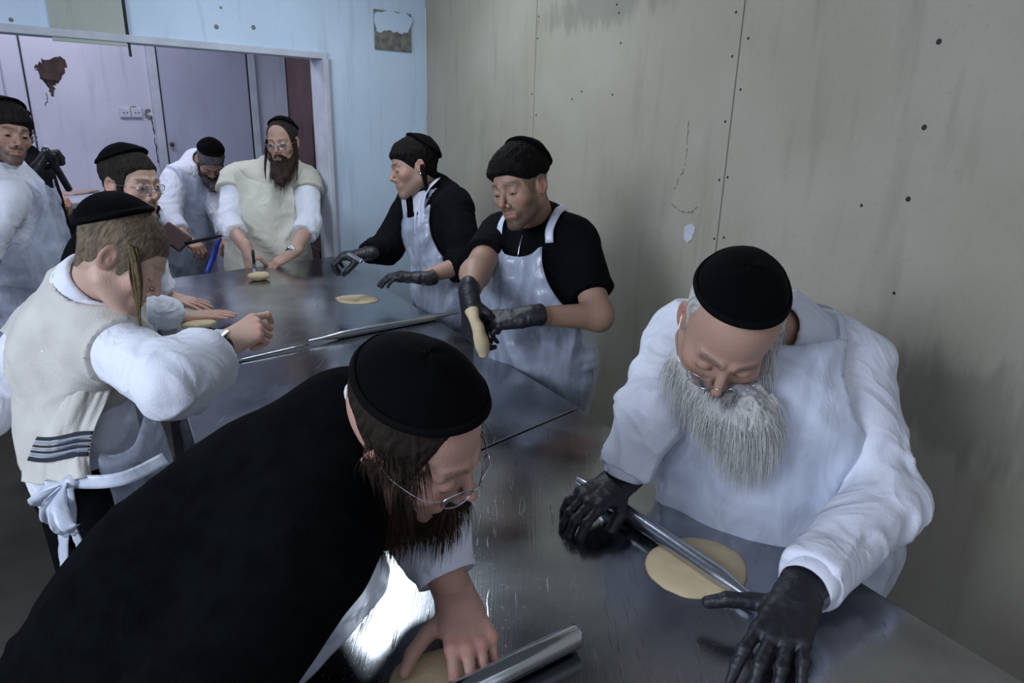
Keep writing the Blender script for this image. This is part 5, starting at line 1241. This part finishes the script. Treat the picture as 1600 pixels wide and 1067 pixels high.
# man in the black coat behind him
def coat_man():
    J = dict(SR=W(52, 285, 3.42), SL=W(60, 268, 3.78), neck=W(30, 246, 3.60), chest=W(58, 320, 3.66), belly=W(72, 372, 3.70), pelvis=W(84, 410, 3.76),
             ER=W(48, 330, 3.22), WR=W(52, 270, 3.14), EL=W(62, 330, 3.90), WL=W(80, 300, 4.0))
    f = Fig('person', base(J['pelvis']), 'man in a black coat mostly hidden at the left, gloved fist on a pin', J, armr=.046, hipr=.14, bellyr=.13, chestr=.14)
    H = Head(W(20, 206, 3.56), cv(.92, .3, -.2), cv(-.2, .1, -.95), J['neck'], dict(skin=(.37, .22, .165), hair=(.05, .02, .015), eyes=.3), f.r, .004)
    H.eyes(); H.hair(.008, col=(.05, .02, .015)); H.kippah(tilt=22, ang=60, puff=.014); H.glasses(r=.0014)
    hand(f.r, J['WR'], cv(.45, -.9, .1), cv(-.6, -.4, -.7), True, [(.9, 1.1, .6)] * 4, 'grip', glove=True, elbow=J['ER'], cuff=.05, res=.0034, scale=1.12)
    hl, _ = hand(f.r, J['WL'], cv(.5, .3, 0), cv(0, -1, -.3), False, [(.5, .6, .4)] * 4, 'rest', elbow=J['EL'], res=.0045)
    f.body(H, [hl], skin=(.37, .22, .165))
    f.garment('coat', MT['black_cloth'], inf=.020, ends=(1.8, 1.72), amp=.006, res=.010, seed=102)
    f.cuff('R', MT['plastic_dense'], 1.62, .058, .03, name='sleeve_protector')
    f.legs(r0=.12); return f
J_ = coat_man()

# ------------------------------------------------------------------ rolling pins
def pin(a, b, r, label, tipr=None, hollow=0, taper=.0, group=None, m='steel', hl=.0):
    a, b = A_(a, float), A_(b, float); L = np.linalg.norm(b - a); ax = (b - a) / L; c = (a + b) / 2
    rt = root('rolling_pin', tuple(c), label, 'rolling pin', group); rt.location = Vector(c)
    if hollow: prof = [(r * .55, .10), (r * .55, .0), (r * .86, -.0), (r * .97, .002), (r, .006), (r, L - .006), (r * .97, L - .002), (r * .86, L), (r * .55, L), (r * .55, L - .10)]
    else:
        tr = tipr or r * .4; prof = [(.0001, 0), (tr * .8, 0), (tr, .003), (tr * 1.15, hl * .5), (r * .95, hl + .02), (r, hl + .04), (r, L - hl - .04), (r * .95, L - hl - .02), (tr * 1.15, L - hl * .5), (tr, L - .003), (tr * .8, L), (.0001, L)]
    V, Q = lathe(prof, a, ax, 36); mobj('barrel', V, Q, MT[m], rt)
    for e, s_ in ((a, 1), (b, -1)):
        V, Q = lathe([(r * (.60 if hollow else (tipr or r * .4) / r * .7), -.0004), (r * (.8 if hollow else (tipr or r * .4) / r * .95), -.0012), (r * (.9 if hollow else (tipr or r * .4) / r * 1.02), .002)], e, ax * s_, 28); mobj('end_ring', V, Q, MT['watch_metal'], rt)
    return rt
zp = TZ + .017
pin(T(902, 748, zp) - 0, T(1178, 938, zp), .0165, 'steel rolling pin lying across the round dough between the black gloves at the right', tipr=.008, hl=.05)
pa, pb = T(902, 992, zp + .006), T(640, 1120, zp + .006); pin(pa, pb, .0185, 'thick hollow steel rolling pin under the bare hand in the foreground', hollow=1, m='bright_steel')
pc, pd = T(482, 533, zp - .003), T(716, 488, zp - .003); pin(pc, pd, .0145, 'long tapered steel rolling pin lying across the middle of the far table', tipr=.005, hl=.10)
rodv, rodq = tube([T(356, 567, TZ + .004), T(482, 538, TZ + .010)], .0042, 8, n=6)
V, q = fixtri(rodv, rodq); ro = mobj('steel_rod', V, q, MT['steel']); tag(ro, 'thin bright steel rod on the far table, left of the long tapered pin', 'rod')
pe, pf = W(70, 232, 3.10), W(108, 296, 3.34); pin(pe, pf, .016, 'dark steel rolling pin in the gloved fist at the upper left', hollow=1, m='dark_steel')
p5 = E_r['w']; q5 = W(399, 436, 3.57); r5 = W(396, 403, 3.50)
sr = root('dough_knife', tuple(r5), 'small dark dough knife in the right hand of the man in the smock', 'knife')
tobj('handle', [tube([r5 + (r5 - q5) * .35, r5 + (q5 - r5) * .25], .008, 8, n=5)], MT['grime'], sr); bl = q5 - r5; bn = nrm(bl)
pobj('blade', box(r5 + bl * .55, bn, nrm(np.cross(bn, cv(0, 0, 1))), nrm(np.cross(bn, nrm(np.cross(bn, cv(0, 0, 1))))), np.linalg.norm(bl) * .36, .009, .0012), MT['steel'], sr, .0008)
g5 = W(550, 403, 2.80); pin(W(545, 398, 2.86), W(566, 409, 2.66), .010, 'short bright pin end in the left glove of the hooded young man', hollow=1)
# dark red wooden paddle with a thin handle in the rear room
pk = root('wooden_paddle', tuple(W(278, 372, 3.95)), 'dark red wooden paddle with a thin black handle in front of the stooping man', 'paddle')
c6 = W(272, 370, 3.95); ex6 = cv(.78, .55, 0); ey6 = cv(.5, -.75, .3); ey6 = nrm(ey6 - ex6 * (ey6 @ ex6)); ez6 = np.cross(ex6, ey6)
pobj('blade', box(c6, ex6, ey6, ez6, .085, .055, .012), MT['brick_red'], pk, .01)
tobj('handle', [tube([W(290, 380, 3.95), W(347, 368, 3.9)], [.012, .007], 8, n=5)], MT['grime'], pk)

# ------------------------------------------------------------------ dough
def dough(c, rx, ry, label, th=.006, rot=0.0, seed=0, z=TZ, wob=.10, up=None):
    c = A_([c[0], c[1], z]); o = root('dough_disc', tuple(c), label, 'dough', None); na, nb = 14, 72; V = []
    a = np.arange(nb) * 2 * PI / nb
    for i in range(na):
        t = (i + .0001) / (na - 1); e = t ** .6
        rr_ = 1 + wob * vn(np.stack([np.cos(a) * 1.3, np.sin(a) * 1.3, a * 0 + seed], 1), seed) * e + .018 * vn(np.stack([np.cos(a) * 5, np.sin(a) * 5, a * 0], 1), seed + 3) * e
        x, y = rx * e * rr_ * np.cos(a), ry * e * rr_ * np.sin(a)
        zz = th * (1 - e ** 8) + .0012 * vn(np.stack([x * 40, y * 40, x * 0], 1), seed + 5) * (1 - e ** 4) + .0006
        V.append(np.stack([c[0] + x * math.cos(rot) - y * math.sin(rot), c[1] + x * math.sin(rot) + y * math.cos(rot), z + zz], 1))
    V = np.vstack(V); i = np.arange(na - 1)[:, None] * nb; j = np.arange(nb)[None]; k = (j + 1) % nb
    Q = np.stack([i + j, i + nb + j, i + nb + k, i + k], -1).reshape(-1, 4)
    bpl = np.arange((na - 1) * nb, na * nb)[::-1]; bpl = bpl[None]
    bpy.data.objects.remove(o); o = mobj('dough_disc', V, [Q, bpl], MT['dough']); tag(o, label, 'dough'); return o
d0 = T(1086, 884); L_, R2 = T(1024, 868), T(1150, 905)
dough(d0, .098, .088, 'thin round cream dough under the steel pin at the right', th=.007, rot=.6, seed=4, wob=.12)
dough(T(560, 468), .098, .075, 'small wavy dough disc lying alone on the far table', th=.007, rot=.3, seed=9, wob=.22)
dough(T(700, 1075), .085, .080, 'dough piece under the foreground hand at the bottom edge', th=.010, rot=.3, seed=12)
def lump(c, rad, label, seed, squash=(1, 1, .5), ax=None, name='dough_lump', h=.0035):
    c = A_(c, float); ax = nrm(ax if ax is not None else [1, 0, 0]); lz = A_([0, 0, 1.0]); ly = np.cross(lz, ax); R_ = A_([ax, ly, lz]); r = A_(squash) * rad
    V, Q = polygonise(lambda P: ell(P, (0, 0, 0), r) - .004 * vn(P * 30, seed) - .002 * vn(P * 70, seed + 1), -r - .012, r + .012, h)
    o = mobj(name, c + V @ R_, Q, MT['dough']); tag(o, label, 'dough'); return o
lump(T(312, 506, TZ + .018), .06, 'oval dough lump beneath the two bare pressing hands', 3, (1.0, .55, .30), T(345, 500) - T(285, 510))
lump(T(404, 431, TZ + .020), .045, 'small dough lump before the man in the smock', 5, (1.1, .8, .45), (1, .3, 0))
s0 = [W(737, 486, 1.97), W(742, 500, 1.955), W(748, 518, 1.965), W(754, 540, 1.985), W(756, 556, 2.0)]
V, Q = tube(s0, [.020, .016, .019, .021, .014], 14, n=26); V = V + vnormals(V, Q[Q[:, 2] != Q[:, 3]])* (.003 * vn(V * 45, 3))[:, None]
V, q = fixtri(V, Q); so = mobj('dough_strip', V, q, MT['dough']); tag(so, 'strip of dough stretched between the gloves of the young man in the T-shirt', 'dough')
# sheet of dough on the rear counter
dc = T(128, 300, ZC); dx = nrm(T(165, 296, ZC) - T(88, 304, ZC)); dy = A_([-dx[1], dx[0], 0])
rows = [[dc + dx * x * .20 + dy * y * .13 + Zv * (.012 + .004 * math.sin(9 * x + 5 * y)) for x in (-1, -.5, 0, .5, 1)] for y in (-1, 0, 1)]
MT['pink_dough'] = mat('pinkish_dough', (.50, .36, .32), .8, var=.15, vscale=10, bump=.4, bscale=40)
V, Q = sheet(rows, 12, 40, .014, (.004, 4, 7), 3); so = mobj('dough_sheet', V, Q, MT['pink_dough']); tag(so, 'flat pinkish dough sheet on the narrow rear counter at the left', 'dough')
# blue cord hanging beside the smock
V, Q = tube([W(344, 372, 3.95), W(336, 392, 3.93), W(330, 410, 3.9), W(322, 428, 3.85)], [.010, .014, .016, .012], 8, n=18); V, q = fixtri(V, Q)
MT['blue'] = mat('blue_plastic', (.01, .05, .42), .4); so = mobj('blue_strap', V, q, MT['blue']); tag(so, 'bright blue strap hanging beside the man in the smock', 'strap')
